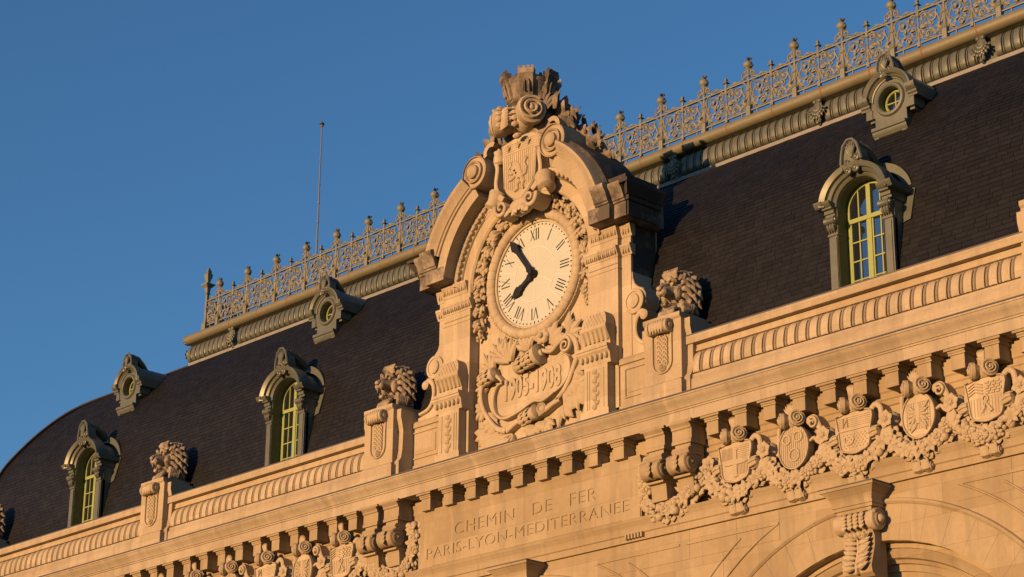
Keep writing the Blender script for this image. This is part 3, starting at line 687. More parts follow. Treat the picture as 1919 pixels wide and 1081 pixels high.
for k in range(-1, NP + 1):
    if k >= -1:
        x = k * CP
        p_ = put('post', POST, IC, (x, 0, 0), (0, 0, rng.uniform(-0.03, 0.03))); put('ball_finial', FINB, p_, (0, 0, 0), (0, 0, rng.uniform(-0.3, 0.3)))
        put('scroll_panel', SCR, IC, (x, 0, 0))
        x2 = x + H
    if k >= -1:
        q_ = put('spear_post', SPOST, IC, (x2, 0, 0)); put('spear_finial', FINS, q_)
        put('scroll_panel', SCR, IC, (x + CP, 0, 0), None, (-1, 1, 1))
put('scroll_panel', SCR, IC, (-CP, 0, 0), None, (-(-CP - XE) / H * 0.95, 1, 1))
cm = MB(); cm.box(-0.085, 0.085, -0.085, 0.085, -0.06, 0.22); cm.lathe([(0.11, 0.22), (0.07, 0.3), (0.055, 0.34), (0.055, 0.62), (0.075, 0.64), (0.055, 0.67), (0.05, 1.05), (0.09, 1.08), (0.06, 1.12), (0.09, 1.25), (0.20, 1.33), (0.20, 1.36), (0.07, 1.39), (0.06, 1.44), (0.11, 1.56), (0.12, 1.64), (0.07, 1.70), (0.09, 1.72), (0.01, 1.86)], (0, 0, 0), (0, 0, 1), 4, True)
obj('corner_post', cm, IRON, IC, (XE, 0, 0), 25)
for k in range(1, 3):   # the return along the end of the ridge
    p_ = put('post', POST, IC, (XE, k * CP, 0), (0, 0, PI / 2)); put('ball_finial', FINB, p_)
    put('scroll_panel', SCR, IC, (XE, k * CP - CP, 0), (0, 0, PI / 2)); put('scroll_panel', SCR, IC, (XE, k * CP, 0), (0, 0, PI / 2), (-1, 1, 1))
rl = MB(); rl.box(XE - 0.02, XE + 0.02, 0, 2.6 * CP, 0.15, 0.18); rl.box(XE - 0.025, XE + 0.025, 0, 2.6 * CP, 0.85, 0.88); obj('side_rail', rl, IRON, IC)
for k in range(int((NP * CP - XE) / 0.42)):
    x = XE + 0.2 + 0.42 * k
    obj('rail_foot', MB().box(x - 0.012, x + 0.012, -0.012, 0.012, -0.02, 0.156), IRON, IC)
# lightning rod behind the cresting
ax, az = at(593, 475, 5.2); az2 = at(597, 238, 5.2)[1]
lr = thing('lightning_rod', 'thin grey lightning rod with arrow tip above the left roof', 'rod', (ax, 5.2, 3.9))
obj('pole', MB().tube([(0, 0, 0), (0.0, 0, 1.6), (0.01, 0, az2 - 3.9)], [0.03, 0.026, 0.016], 8), ROD, lr)
obj('tip', MB().lathe([(0.012, -0.04), (0.05, 0.0), (0.055, 0.02), (0.015, 0.05), (0.075, 0.06), (0.02, 0.13), (0.002, 0.18)], (0.01, 0, az2 - 3.92), (0, 0, 1), 8), ROD, lr)
rj = MB()
for k in range(7): rj.lathe([(0.032, 0), (0.034, 0.03)], (0, 0, 0.5 + 0.55 * k), (0, 0, 1), 8)
obj('collar', rj, ROD, lr)

# ------------------------------------------------------------------ dormers
def dormer(x, label):
    D = thing('dormer_window', label, 'dormer', (x, 0.05, -2.75), 'tall arched zinc dormers')
    zo = 2.75                       # local z = zo + height relative to clock
    Z = lambda v: v + zo
    HWI, HWO = 0.50, 0.70           # opening and outer half widths
    SPR, ZS = -0.78, 0.88           # springing height, arch squash
    b = MB()
    # cheeks and barrel running back into the roof
    for sg in (-1, 1): b.box(*sorted((sg * (HWO - 0.16), sg * HWO)), 0.06, 1.0, 0, Z(SPR))
    b.arc([(HWO - 0.04, 0.05), (HWO - 0.04, 1.7), (HWI, 1.7), (HWI, 0.05)], (0, Z(SPR)), -PI / 2, PI / 2, 32, ZS)
    obj('body', b, ZINC, D)
    # archivolt with mouldings and side entablature blocks
    a = MB().arc([(HWI - 0.01, 0.06), (HWI - 0.01, -0.03), (HWI + 0.03, -0.06), (HWI + 0.06, -0.05), (HWI + 0.07, -0.10), (HWI + 0.12, -0.13), (HWI + 0.14, -0.12), (HWI + 0.15, -0.18), (HWI + 0.25, -0.22), (HWI + 0.255, -0.20), (HWI + 0.25, 0.10)], (0, Z(SPR)), -PI / 2, PI / 2, 40, ZS)
    for sg in (-1, 1):
        prof = [(0.9, SPR - 0.16), (-0.04, SPR - 0.16), (-0.05, SPR - 0.12), (-0.08, SPR - 0.11), (-0.08, SPR - 0.05), (-0.14, SPR - 0.04), (-0.14, SPR - 0.01), (-0.20, SPR + 0.03), (-0.22, SPR + 0.09), (0.9, SPR + 0.09)]
        a.exx([(y, Z(z)) for y, z in prof], *sorted((sg * (HWO - 0.18), sg * (HWO + 0.03))))
        pr2 = [(0.95, SPR - 0.01), (-0.17, SPR - 0.01), (-0.22, SPR + 0.04), (-0.24, SPR + 0.10), (0.95, SPR + 0.10)]
        a.exx([(y, Z(z)) for y, z in pr2], *sorted((sg * (HWO - 0.02), sg * (HWO + 0.15))))
    obj('archivolt', a, ZINC, D)
    for sg in (-1, 1):
        p = MB().box(*sorted((sg * HWI, sg * HWO)), -0.0, 0.12, 0, Z(SPR - 0.52))
        p.box(*sorted((sg * (HWI + 0.03), sg * (HWO - 0.03))), -0.018, 0.02, 0, Z(SPR - 0.56)); p.box(*sorted((sg * (HWI - 0.012), sg * (HWO + 0.012))), -0.025, 0.12, Z(SPR - 0.52), Z(SPR - 0.48))
        po = obj('pilaster', p, ZINC, D)
        c = MB(); xm = sg * (HWI + HWO) / 2
        c.exx([(0.1, Z(SPR - 0.48)), (-0.01, Z(SPR - 0.48)), (-0.06, Z(SPR - 0.33)), (-0.05, Z(SPR - 0.16)), (0.1, Z(SPR - 0.16))], xm - 0.085, xm + 0.085)
        c.lathe([(0.05, -0.115), (0.075, -0.11), (0.06, 0), (0.075, 0.11), (0.05, 0.115)], (xm, -0.07, Z(SPR - 0.25)), (1, 0, 0), 14)
        for s2 in (-1, 1): c.lathe([(0.055, 0), (0.05, 0.02), (0.03, 0.015), (0.02, 0.03), (0, 0.035)], (xm + s2 * 0.112, -0.07, Z(SPR - 0.25)), (s2, 0, 0), 12)
        for k in range(3): c.leaf((xm - 0.05 + 0.05 * k, -0.03, Z(SPR - 0.46)), (xm - 0.06 + 0.06 * k, -0.09, Z(SPR - 0.31)), 0.03, 0.02)
        # side volute seen on the cheek
        c.scroll((0, 0), 0.10, 0.02, 1.6, 0, -0.01, 0.02, 0.03)
        obj('capital', c, ZINC, po)
    # shell crest
    s = MB(); top = 0.30; c0 = SPR + (HWI + 0.2) * ZS
    pts = [(-0.19, c0 - 0.08), (-0.22, c0 + 0.08), (-0.2, c0 + 0.25), (-0.16, c0 + 0.40), (-0.06, c0 + 0.50), (0.05, c0 + 0.49), (0.14, c0 + 0.39), (0.19, c0 + 0.22), (0.23, c0 + 0.06), (0.2, c0 - 0.08)]
    hood = [(px, Z(pz)) for px, pz in pts]
    s.prism(hood, -0.16, 0.06, 0.02)
    # hood curling back over the barrel
    for i in range(len(hood) - 1): pass
    s.loft([(0, -0.05, Z(c0 + 0.38)), (0, 0.15, Z(c0 + 0.36)), (0, 0.35, Z(c0 + 0.24)), (0, 0.6, Z(c0 + 0.03)), (0, 0.8, Z(c0 - 0.1))], [0.17, 0.18, 0.17, 0.12, 0.05], [0.12, 0.12, 0.1, 0.07, 0.03], (0, 0, 1), 10)
    for k in range(6):
        an = -0.75 + 0.3 * k; s.leaf((0.01 + 0.03 * math.sin(an), -0.17, Z(c0 + 0.16)), (0.02 + 0.27 * math.sin(an) * 0.6, -0.21, Z(c0 + 0.16 + 0.29 * math.cos(an))), 0.028, 0.03)
    s.loft([(px * 1.0, -0.19, pz) for px, pz in hood[:-1]] , 0.028, 0.028, (0, -1, 0), 6)
    for (px, pz, r) in ((-0.10, c0 + 0.06, 0.065), (0.12, c0 + 0.12, 0.075), (-0.07, c0 - 0.10, 0.075), (0.10, c0 - 0.08, 0.08)):
        s.lathe([(r, 0), (r, 0.03), (r * 0.75, 0.045), (r * 0.6, 0.03), (r * 0.4, 0.035), (r * 0.35, 0.06), (0, 0.075)], (px, -0.17, Z(pz)), (0, -1, 0), 14)
    obj('shell_crest', s, ZINC, D)
    # back flashing where the dormer meets the slates
    f = MB()
    yb, zb, T = None, None, None
    for sg in (-1, 1):
        pts = []
        for zz in (-1.35, -1.1, SPR, ):
            pts.append(zz)
        y_ = lambda zz: lerp_tab([(q[1], q[0]) for q in PROF], zz) - 0.05
        f.add([(sg * (HWO - 0.02), y_(-1.35) - 0.03, Z(-1.35)), (sg * (HWO + 0.19), y_(-1.35) - 0.04, Z(-1.32)), (sg * (HWO + 0.22), y_(-0.7) - 0.04, Z(-0.70)), (sg * (HWO - 0.02), y_(-0.7) - 0.03, Z(-0.66)), (sg * (HWO - 0.02), y_(-1.35) + 0.05, Z(-1.35)), (sg * (HWO + 0.19), y_(-1.35) + 0.05, Z(-1.32)), (sg * (HWO + 0.22), y_(-0.7) + 0.05, Z(-0.70)), (sg * (HWO - 0.02), y_(-0.7) + 0.05, Z(-0.66))], [(0, 1, 2, 3), (4, 5, 6, 7), (0, 1, 5, 4), (1, 2, 6, 5), (2, 3, 7, 6), (3, 0, 4, 7)])
    rb = lerp_tab([(q[1], q[0]) for q in PROF], -0.35) - 0.05
    f.arc([(HWO - 0.05, rb + 0.12), (HWO - 0.05, rb - 0.08), (HWO + 0.12, rb - 0.08), (HWO + 0.12, rb + 0.12)], (0, Z(SPR + 0.08)), -PI / 2 * 0.9, PI / 2 * 0.9, 28, ZS)
    obj('back_flashing', f, ZINC, D)
    # reveal
    rv = MB().arc([(HWI - 0.005, 0.0), (HWI - 0.005, 0.42), (HWI + 0.02, 0.42), (HWI + 0.02, 0.0)], (0, Z(SPR)), -PI / 2, PI / 2, 30, ZS)
    for sg in (-1, 1): rv.box(*sorted((sg * (HWI - 0.005), sg * (HWI + 0.02))), 0.0, 0.42, 0, Z(SPR))
    obj('reveal', rv, REVEAL, D)
    # window
    WYL = 0.27; fw = 0.055; hwn = HWI - 0.012
    wm = MB().arc([(hwn, WYL), (hwn, WYL + 0.06), (hwn - fw, WYL + 0.06), (hwn - fw, WYL)], (0, Z(SPR)), -PI / 2, PI / 2, 30, ZS)
    for sg in (-1, 1): wm.box(*sorted((sg * hwn, sg * (hwn - fw))), WYL, WYL + 0.06, 0, Z(SPR))
    TR = -1.02
    wm.box(-hwn + fw, hwn - fw, WYL - 0.025, WYL + 0.06, Z(TR) - 0.04, Z(TR) + 0.04)
    wm.box(-0.045, 0.045, WYL - 0.015, WYL + 0.06, 0, Z(SPR) + (hwn - fw) * ZS)
    wo = obj('window_frame', wm, GREEN, D)
    iw = hwn - fw
    for sg in (-1, 1):
        xc = sg * (iw + 0.045) / 2
        bz = Z(SPR) + math.sqrt(max(0, iw ** 2 - xc ** 2)) * ZS
        obj('glazing_bar', MB().box(xc - 0.012, xc + 0.012, WYL + 0.008, WYL + 0.05, 0, bz), GREEN, wo)
        obj('sash_rim', MB().box(*sorted((sg * 0.047, sg * 0.075)), WYL + 0.004, WYL + 0.05, 0, Z(TR) - 0.04), GREEN, wo)
        obj('sash_rim', MB().box(*sorted((sg * iw, sg * (iw - 0.03))), WYL + 0.004, WYL + 0.05, 0, Z(TR) - 0.04), GREEN, wo)
        for k in range(4):
            zz = Z(TR) - 0.04 - 0.36 * (k + 1)
            if zz > 0.02: obj('glazing_bar', MB().box(*sorted((sg * 0.05, sg * iw)), WYL + 0.010, WYL + 0.05, zz - 0.012, zz + 0.012), GREEN, wo)
        for half in (0, 1):
            xa, xb = sorted(((sg * 0.05, xc), (xc, sg * iw))[half])
            for k in range(5):
                z1 = Z(TR) - 0.04 - 0.36 * k; z0 = z1 - 0.36
                if z1 < 0.1: continue
                t = rng.uniform(-0.006, 0.006); t2 = rng.uniform(-0.006, 0.006)
                obj('pane', MB().add([(xa, WYL + 0.03 + t, max(0, z0)), (xb, WYL + 0.03 - t, max(0, z0)), (xb, WYL + 0.03 - t + t2, z1), (xa, WYL + 0.03 + t + t2, z1)], [(0, 1, 2, 3)]), GLASS, wo)
            zt = lambda xx: Z(SPR) + math.sqrt(max(0.0, iw ** 2 - xx ** 2)) * ZS
            ps = [(xa, Z(TR) + 0.04), (xb, Z(TR) + 0.04)] + [(xb + (xa - xb) * q / 6, zt(xb + (xa - xb) * q / 6)) for q in range(7)]
            obj('pane', MB().add([(a_, WYL + 0.03, b_) for a_, b_ in ps], [tuple(range(len(ps)))]), GLASS, wo)
    return D
dormer(-2 * BAY, 'leftmost tall arched dormer with green window beside the curved roof end')
dormer(-BAY, 'tall arched dormer with green window directly left of the clock pavilion')
dormer(BAY, 'large tall arched dormer with green window right of the clock')

def oculus(x, label):
    D = thing('round_dormer', label, 'dormer', (x, 1.13, 0.80), 'small round zinc dormers')
    Z = lambda v: v - 0.80
    CZ = 1.53
    b = MB()
    # shaped front plate with a round hole, as a ring of quads out to the silhouette
    sil = []
    def outline(a):
        r = 0.1
        dx, dz = math.sin(a), math.cos(a)
        while r < 1.2:
            px, pz = dx * r, CZ + dz * r
            inside = False
            if pz >= 1.66: inside = math.hypot(px, (pz - 1.55)) < 0.50
            elif pz >= 1.26: inside = abs(px) < 0.52
            elif pz >= 1.0: inside = abs(px) < 0.35 + 0.02 * (1.26 - pz)
            if not inside: break
            r += 0.004
        return r
    n = 96; ri = 0.27; vs = []; fs = []
    for i in range(n):
        a = 2 * PI * i / n; ro = outline(a); dx, dz = math.sin(a), math.cos(a)
        vs += [(dx * ri, 0.0, Z(CZ + dz * ri)), (dx * ro, 0.0, Z(CZ + dz * ro)), (dx * ro, 0.3, Z(CZ + dz * ro)), (dx * ri, 0.3, Z(CZ + dz * ri))]
    for i in range(n):
        j = (i + 1) % n
        fs += [(4 * i, 4 * j, 4 * j + 1, 4 * i + 1), (4 * i + 1, 4 * j + 1, 4 * j + 2, 4 * i + 2), (4 * i + 3, 4 * j + 3, 4 * j, 4 * i)]
    b.add(vs, fs)
    obj('front_plate', b, ZINC, D, ang=30)
    bb = MB()
    for sg in (-1, 1): bb.box(*sorted((sg * 0.40, sg * 0.50)), 0.05, 0.8, Z(1.2), Z(1.66))
    bb.arc([(0.52, 0.05), (0.52, 1.25), (0.44, 1.25), (0.44, 0.05)], (0, Z(1.58)), -PI / 2, PI / 2, 28, 0.95)
    bb.box(-0.33, 0.33, 0.02, 0.35, Z(0.86), Z(1.28))
    obj('body', bb, ZINC, D)
    a = MB().arc([(0.40, 0.05), (0.40, -0.03), (0.43, -0.06), (0.45, -0.05), (0.46, -0.10), (0.52, -0.14), (0.55, -0.13), (0.55, 0.08)], (0, Z(1.58)), -PI / 2, PI / 2, 36, 0.95)
    for sg in (-1, 1):
        pr = [(0.75, 1.43), (-0.03, 1.43), (-0.03, 1.47), (-0.06, 1.49), (-0.06, 1.53), (-0.11, 1.56), (-0.14, 1.62), (-0.14, 1.67), (0.75, 1.67)]
        a.exx([(y, Z(z)) for y, z in pr], *sorted((sg * 0.43, sg * 0.63)))
        a.box(*sorted((sg * 0.40, sg * 0.54)), -0.02, 0.3, Z(1.25), Z(1.43))
    obj('hood_moulding', a, ZINC, D)
    r_ = MB().arc([(0.245, 0.06), (0.245, -0.03), (0.27, -0.05), (0.31, -0.045), (0.33, -0.02), (0.34, 0.01)], (0, Z(CZ)), 0, 2 * PI, 40)
    r_.arc([(0.36, 0.01), (0.37, -0.025), (0.395, -0.03), (0.405, 0.01)], (0, Z(1.56)), -PI / 2, PI / 2, 30)
    obj('window_surround', r_, ZINC, D)
    rv = MB().arc([(0.25, -0.01), (0.25, 0.24), (0.275, 0.24), (0.275, -0.01)], (0, Z(CZ)), 0, 2 * PI, 32)
    obj('reveal', rv, REVEAL, D)
    s = MB().exx([(0.3, Z(0.82)), (-0.03, Z(0.82)), (-0.05, Z(0.86)), (-0.08, Z(0.90)), (-0.08, Z(0.935)), (-0.11, Z(0.95)), (-0.11, Z(1.01)), (0.3, Z(1.01))], -0.38, 0.38)
    for sg in (-1, 1): s.box(*sorted((sg * 0.26, sg * 0.36)), -0.05, 0.2, Z(0.74), Z(0.83))
    obj('sill', s, ZINC, D)
    c = MB(); c0 = 2.0
    pts = [(-0.17, c0), (-0.19, c0 + 0.15), (-0.17, c0 + 0.30), (-0.10, c0 + 0.40), (0.02, c0 + 0.42), (0.12, c0 + 0.34), (0.17, c0 + 0.18), (0.19, c0)]
    hood = [(p, Z(q)) for p, q in pts]
    c.prism(hood, -0.08, 0.10, 0.02)
    c.loft([(p, -0.10, q) for p, q in hood], 0.025, 0.025, (0, -1, 0), 6)
    c.loft([(0, 0.0, Z(c0 + 0.30)), (0, 0.15, Z(c0 + 0.29)), (0, 0.32, Z(c0 + 0.18)), (0, 0.5, Z(c0 + 0.03)), (0, 0.65, Z(c0 - 0.06))], [0.15, 0.16, 0.14, 0.1, 0.05], [0.11, 0.11, 0.09, 0.06, 0.03], (0, 0, 1), 10)
    for k in range(6):
        an = -0.8 + 0.32 * k; c.leaf((0.01, -0.09, Z(c0 + 0.1)), (0.25 * math.sin(an) * 0.6, -0.13, Z(c0 + 0.1 + 0.27 * math.cos(an))), 0.025, 0.03)
    for px, pz in ((-0.08, c0 + 0.05), (0.10, c0 + 0.08)): c.lathe([(0.06, 0), (0.06, 0.03), (0.04, 0.04), (0.03, 0.025), (0.02, 0.05), (0, 0.06)], (px, -0.09, Z(pz)), (0, -1, 0), 12)
    for k in range(7):
        an = -1.5 + 0.5 * k; c.leaf((0, -0.13, Z(c0 - 0.07)), (0.09 * math.sin(an), -0.17, Z(c0 - 0.07 + 0.08 * math.cos(an))), 0.022, 0.02)
    obj('shell_crest', c, ZINC, D)
    f = MB()
    ybk = lerp_tab([(q[1], q[0]) for q in PROF], 1.66) - 1.13
    for sg in (-1, 1):
        f.add([(sg * 0.5, ybk - 0.12, Z(1.45)), (sg * 0.72, ybk - 0.12, Z(1.50)), (sg * 0.66, ybk + 0.22, Z(1.78)), (sg * 0.48, ybk + 0.2, Z(1.8)), (sg * 0.5, ybk + 0.0, Z(1.42)), (sg * 0.72, ybk + 0.0, Z(1.47)), (sg * 0.66, ybk + 0.34, Z(1.75)), (sg * 0.48, ybk + 0.32, Z(1.77))], [(0, 1, 2, 3), (4, 5, 6, 7), (0, 1, 5, 4), (1, 2, 6, 5), (2, 3, 7, 6), (3, 0, 4, 7)])
    obj('back_flashing', f, ZINC, D)
    wm = MB().arc([(0.235, 0.16), (0.235, 0.21), (0.19, 0.21), (0.19, 0.165), (0.205, 0.15)], (0, Z(CZ)), 0, 2 * PI, 32)
    wo = obj('window_frame', wm, GREEN, D)
    obj('glazing_bar', MB().box(-0.011, 0.011, 0.17, 0.20, Z(CZ - 0.195), Z(CZ + 0.195)), GREEN, wo)
    obj('glazing_bar', MB().box(-0.195, 0.195, 0.168, 0.198, Z(CZ) - 0.011, Z(CZ) + 0.011), GREEN, wo)
    for q in range(4):
        a0 = q * PI / 2; ps = [(0.0, 0.0)] + [(0.2 * math.sin(a0 + PI / 2 * k / 6), 0.2 * math.cos(a0 + PI / 2 * k / 6)) for k in range(7)]
        obj('pane', MB().add([(a_, 0.19, Z(CZ) + b_) for a_, b_ in ps], [tuple(range(8))]), GLASS, wo)
oculus(-2 * BAY, 'small round dormer highest above the leftmost arched dormer')
oculus(-BAY, 'small round dormer between the clock and the left roof end')
oculus(BAY, 'small round dormer right of the clock under the ridge')

# ------------------------------------------------------------------ clock pavilion
PVZ = -3.6
PV = thing('clock_pavilion', 'carved limestone clock pavilion with arched broken pediment rising above the cornice', 'pavilion', (0, 0, PVZ))
def pv(name, mb, m, ang=38, parent=None):
    return obj(name, mb, m, parent or PV, (0, 0, 0) if parent else (0, 0, -PVZ), ang)
mb = MB().box(-2.78, 2.78, 0.06, 0.65, -3.6, 0.4)
mb.prism([(2.2 * math.sin(a), 0.38 + 2.2 * math.cos(a) * 0.92) for a in [-PI / 2 + PI * k / 32 for k in range(33)]], 0.062, 0.645)
core = pv('back_wall', mb, STONE2)
pv('wall_base', MB().exx([(0.1, -3.6), (-0.02, -3.6), (-0.02, -3.47), (0.03, -3.43), (0.1, -3.43)], -1.74, 1.74), STONE2)
for sg in (-1, 1):
    X = lambda a, b: sorted((sg * a, sg * b))
    p = MB().box(*X(1.72, 2.53), -0.20, 0.1, -3.6, 0.3)
    p.box(*X(2.533, 2.786), -0.10, 0.5, -3.6, 0.297)
    pl = pv('pilaster', p, STONE2)
    pv('pilaster_shade_slab', MB().box(*X(2.74, 2.791), -0.04, 0.6, -3.0, 0.29), SOOTSHADE, 38, pl)  # thin slab added to paint shade and soot on the pilaster flank
    # two egg-and-dart bands and a bead row, wrapping the front layer and the set-back layer
    for (z0, z1, pr, egg) in ((0.02, 0.28, 0.07, 0.055), (-0.36, -0.14, 0.075, 0.045)):
        for (xa, xb, yf) in ((1.66 if z0 < 0 else 1.80, 2.55, -0.20), (2.55, 2.83, -0.10)):
            q = MB().exx([(yf + 0.08, z0), (yf - 0.012, z0), (yf - 0.015, z0 + 0.03), (yf - pr * 0.5, z0 + 0.06), (yf - pr, z1 - 0.06), (yf - pr - 0.012, z1 - 0.05), (yf - pr - 0.012, z1), (yf + 0.08, z1)], *X(xa, xb))
            k = max(1, int((xb - xa) / 0.105))
            for i in range(k):
                xx = sg * (xa + (xb - xa) * (i + 0.5) / k); zc = (z0 + z1) / 2
                q.sph((xx, yf - pr * 0.55, zc), (0.033, 0.045, 0.075), 7, 6)
                if i: q.box(xx - sg * (xb - xa) / k / 2 - 0.008, xx - sg * (xb - xa) / k / 2 + 0.008, yf - pr * 0.9, yf, zc - 0.07, zc + 0.06)
            pv('egg_band', q, STONE2, 38, pl)
    q = MB()
    for i in range(26):
        xx = sg * (1.76 + 0.03 * i)
        if i < 26: q.sph((xx, -0.205, -0.50), 0.013, 6, 4)
    pv('bead_row', q, STONE2, 38, pl)
    pv('pilaster_fillet', MB().box(*X(1.71, 2.545), -0.212, 0.05, -0.60, -0.575), STONE2, 38, pl)
    # horizontal end block of the pediment
    for (xa, xb, dy, m_) in ((2.125, 2.70, 0.0, 0), (2.70, 3.02, 0.13, 1)):
        prof = [(0.6, 0.29), (-0.60, 0.29), (-0.60, 0.58), (-0.63, 0.59), (-0.63, 0.63), (-0.66, 0.64), (-0.67, 0.69), (-0.72, 0.80), (-0.78, 0.88), (-0.79, 0.90), (-0.79, 0.96), (-0.70, 1.0), (0.6, 1.06)]
        pr1 = [(0.6, 0.287), (-0.604, 0.287), (-0.604, 0.585), (0.6, 0.585)]; pr2 = [(0.6, 0.58)] + prof[2:]
        eb_ = MB().exx([(y + (dy if y < 0 else 0), z) for y, z in pr1], *X(xa, xb)); eb_.exx([(y - 0.005 + (dy if y < 0 else 0), z + 0.003) for y, z in pr2], *X(max(xa, 2.335), xb - 0.003))
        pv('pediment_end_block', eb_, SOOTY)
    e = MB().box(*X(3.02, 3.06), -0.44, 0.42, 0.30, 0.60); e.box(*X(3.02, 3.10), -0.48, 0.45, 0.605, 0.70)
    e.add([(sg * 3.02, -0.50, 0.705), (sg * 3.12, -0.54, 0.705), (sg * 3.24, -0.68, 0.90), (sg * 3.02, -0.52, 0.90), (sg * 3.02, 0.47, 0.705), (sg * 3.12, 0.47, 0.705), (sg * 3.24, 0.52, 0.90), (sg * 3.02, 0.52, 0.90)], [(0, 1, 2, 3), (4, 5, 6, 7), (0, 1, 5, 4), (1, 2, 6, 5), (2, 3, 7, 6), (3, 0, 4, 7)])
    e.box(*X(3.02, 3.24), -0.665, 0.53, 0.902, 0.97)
    pv('cornice_return', e, SOOTSHADE)
    pv('block_top', MB().box(*X(2.3, 3.0), -0.45, 0.45, 1.0, 1.18), SOOTSHADE)
    # arched corona and its egg band
    a0, a1 = sorted((sg * R(24), sg * R(80)))
    pv('pediment_arch', MB().arc([(2.15, 0.05), (2.15, -0.60), (2.40, -0.60), (2.41, -0.64), (2.45, -0.65), (2.46, -0.68), (2.52, -0.70), (2.60, -0.77), (2.63, -0.79), (2.68, -0.79), (2.70, -0.70), (2.74, -0.2), (2.74, 0.58), (2.15, 0.58)], (0, 0), *sorted((sg * R(31.5), sg * R(70))), 40), STONE)
    pv('arch_fascia', MB().arc([(2.155, 0.5), (2.155, -0.597), (2.397, -0.597), (2.397, 0.5)], (0, 0), *sorted((sg * R(30), sg * R(82.3))), 44), STONE)
    pv('arch_cap', MB().arc([(2.70, -0.55), (2.78, -0.5), (2.80, -0.2), (2.80, 0.55), (2.7, 0.55)], (0, 0), *sorted((sg * R(32), sg * R(67))), 30), SOOTSHADE)
    b0, b1 = sorted((sg * R(12), sg * R(85)))
    eb = pv('arch_egg_moulding', MB().arc([(1.98, 0.06), (1.98, -0.21), (2.00, -0.24), (2.04, -0.25), (2.13, -0.32), (2.16, -0.32), (2.16, 0.06)], (0, 0), b0, b1, 40), STONE2)
    EGG = MB().sph((0, 0, 0), (0.048, 0.045, 0.058), 8, 6); EGG.arc([(0.062, 0.03), (0.068, -0.025), (0.076, 0.03)], (0, 0), PI * 0.55, PI * 1.45, 8)
    EM = EGG.mesh('egg', STONE2)
    for k in range(17):
        a = sg * R(16 + 4.0 * k); put('egg', EM, eb, (2.075 * math.sin(a), -0.285, 2.075 * math.cos(a)), (0, a, 0))
    pv('inner_arch', MB().arc([(1.70, 0.08), (1.70, -0.16), (1.72, -0.18), (1.74, -0.196), (1.975, -0.196), (1.975, 0.08)], (0, 0), *sorted((0.0, sg * PI / 2)), 40), STONE2)
    # broken pediment scroll
    s = MB().lathe([(0.36, -0.1), (0.36, 0.30), (0.33, 0.32), (0.33, 0.28), (0.25, 0.28), (0.25, 0.34), (0.22, 0.36), (0.2, 0.34), (0.19, 0.30), (0.155, 0.30), (0.15, 0.37), (0.12, 0.40), (0.06, 0.415), (0.0, 0.42)], (sg * 1.16, -0.36, 2.40), (0, -1, 0), 40)
    s.lathe([(0.36, 0), (0.36, 0.9)], (sg * 1.16, -0.30, 2.40), (0, 1, 0), 32)
    s.arc([(0.12, 0.1), (0.12, -0.42), (0.22, -0.42), (0.22, 0.1)], (sg * 0.92, 2.86), *sorted((sg * -0.6, sg * 2.0)), 20)
    pv('pediment_scroll', s, STONE if sg < 0 else STONE)
    # oak-leaf festoon hanging beside the dial
    def cluster(m_, cx, cz, dx, dz, r, seed):
        q = random.Random(seed); t = Vector((dx, 0, dz)).normalized(); b = Vector((-t.z, 0, t.x))
        for i in range(13):
            u = q.uniform(-1, 1); v = q.uniform(-0.5, 0.6)
            base = Vector((cx, -0.02, cz)) + t * (v * r - 0.1) + b * u * r * 0.45
            tip = base + t * r * q.uniform(0.55, 0.95) + b * u * r * 0.55 + Vector((0, -0.05 - 0.06 * (1 - abs(u)), 0))
            m_.leaf(base, tip, r * q.uniform(0.24, 0.36), 0.045, (b.x * u * 0.6, -1, b.z * u * 0.6), 0.07)
        for i in range(4): m_.sph(Vector((cx, -0.12, cz)) + t * q.uniform(-0.5, 0.8) * r + b * q.uniform(-0.5, 0.5) * r, 0.04, 7, 5)
        m_.sph((cx, 0.0, cz), (r * 0.62, 0.11, r * 0.75), 10, 7)
    fs_ = MB()
    for k, a in enumerate((24, 36, 48, 60, 72, 84)):
        a = sg * R(a); cluster(fs_, 1.55 * math.sin(a), 1.55 * math.cos(a), math.cos(a) * sg, -math.sin(a) * sg, 0.19, 10 * k + sg)
    for k, z in enumerate((-0.12, -0.45, -0.78)): cluster(fs_, sg * 1.565, z, 0, -1, 0.17 - 0.01 * k, 90 + 7 * k + sg)
    for k in range(9): fs_.sph((sg * 1.565 + rng.uniform(-0.07, 0.07), -0.03 + rng.uniform(-0.06, 0), -0.98 + rng.uniform(-0.09, 0.09)), 0.04, 7, 5)
    pv('oak_leaf_festoon', fs_, CARVE)
    # side scroll buttress and low flank wall
    t = MB()
    out = [(2.40, -0.72), (2.80, -0.72), (2.81, -0.86), (2.86, -0.98), (2.95, -1.06), (3.07, -1.12), (3.14, -1.25), (3.14, -1.42), (3.06, -1.56), (2.98, -1.63), (2.92, -1.75), (2.90, -1.95), (2.95, -2.12), (3.08, -2.26), (3.35, -2.34), (3.62, -2.36), (3.62, -2.46), (2.40, -2.46)]
    t.prism([(sg * a, b) for a, b in out], -0.085, 0.5, 0.015)
    t.lathe([(0.255, 0), (0.255, 0.06), (0.235, 0.075), (0.19, 0.075), (0.185, 0.055), (0.15, 0.055), (0.145, 0.09), (0.12, 0.105), (0.0, 0.115)], (sg * 2.88, -0.08, -1.36), (0, -1, 0), 30)
    t.lathe([(0.255, 0), (0.255, 0.55)], (sg * 2.88, -0.075, -1.36), (0, 1, 0), 30)
    rb = smooth_pts([(sg * 3.17, -1.70, 0.16), (sg * 3.05, -1.62, 0.13), (sg * 2.94, -1.72, 0.10), (sg * 2.90, -1.93, 0.085), (sg * 2.96, -2.13, 0.08), (sg * 3.10, -2.25, 0.08), (sg * 3.34, -2.30, 0.07)], 5)
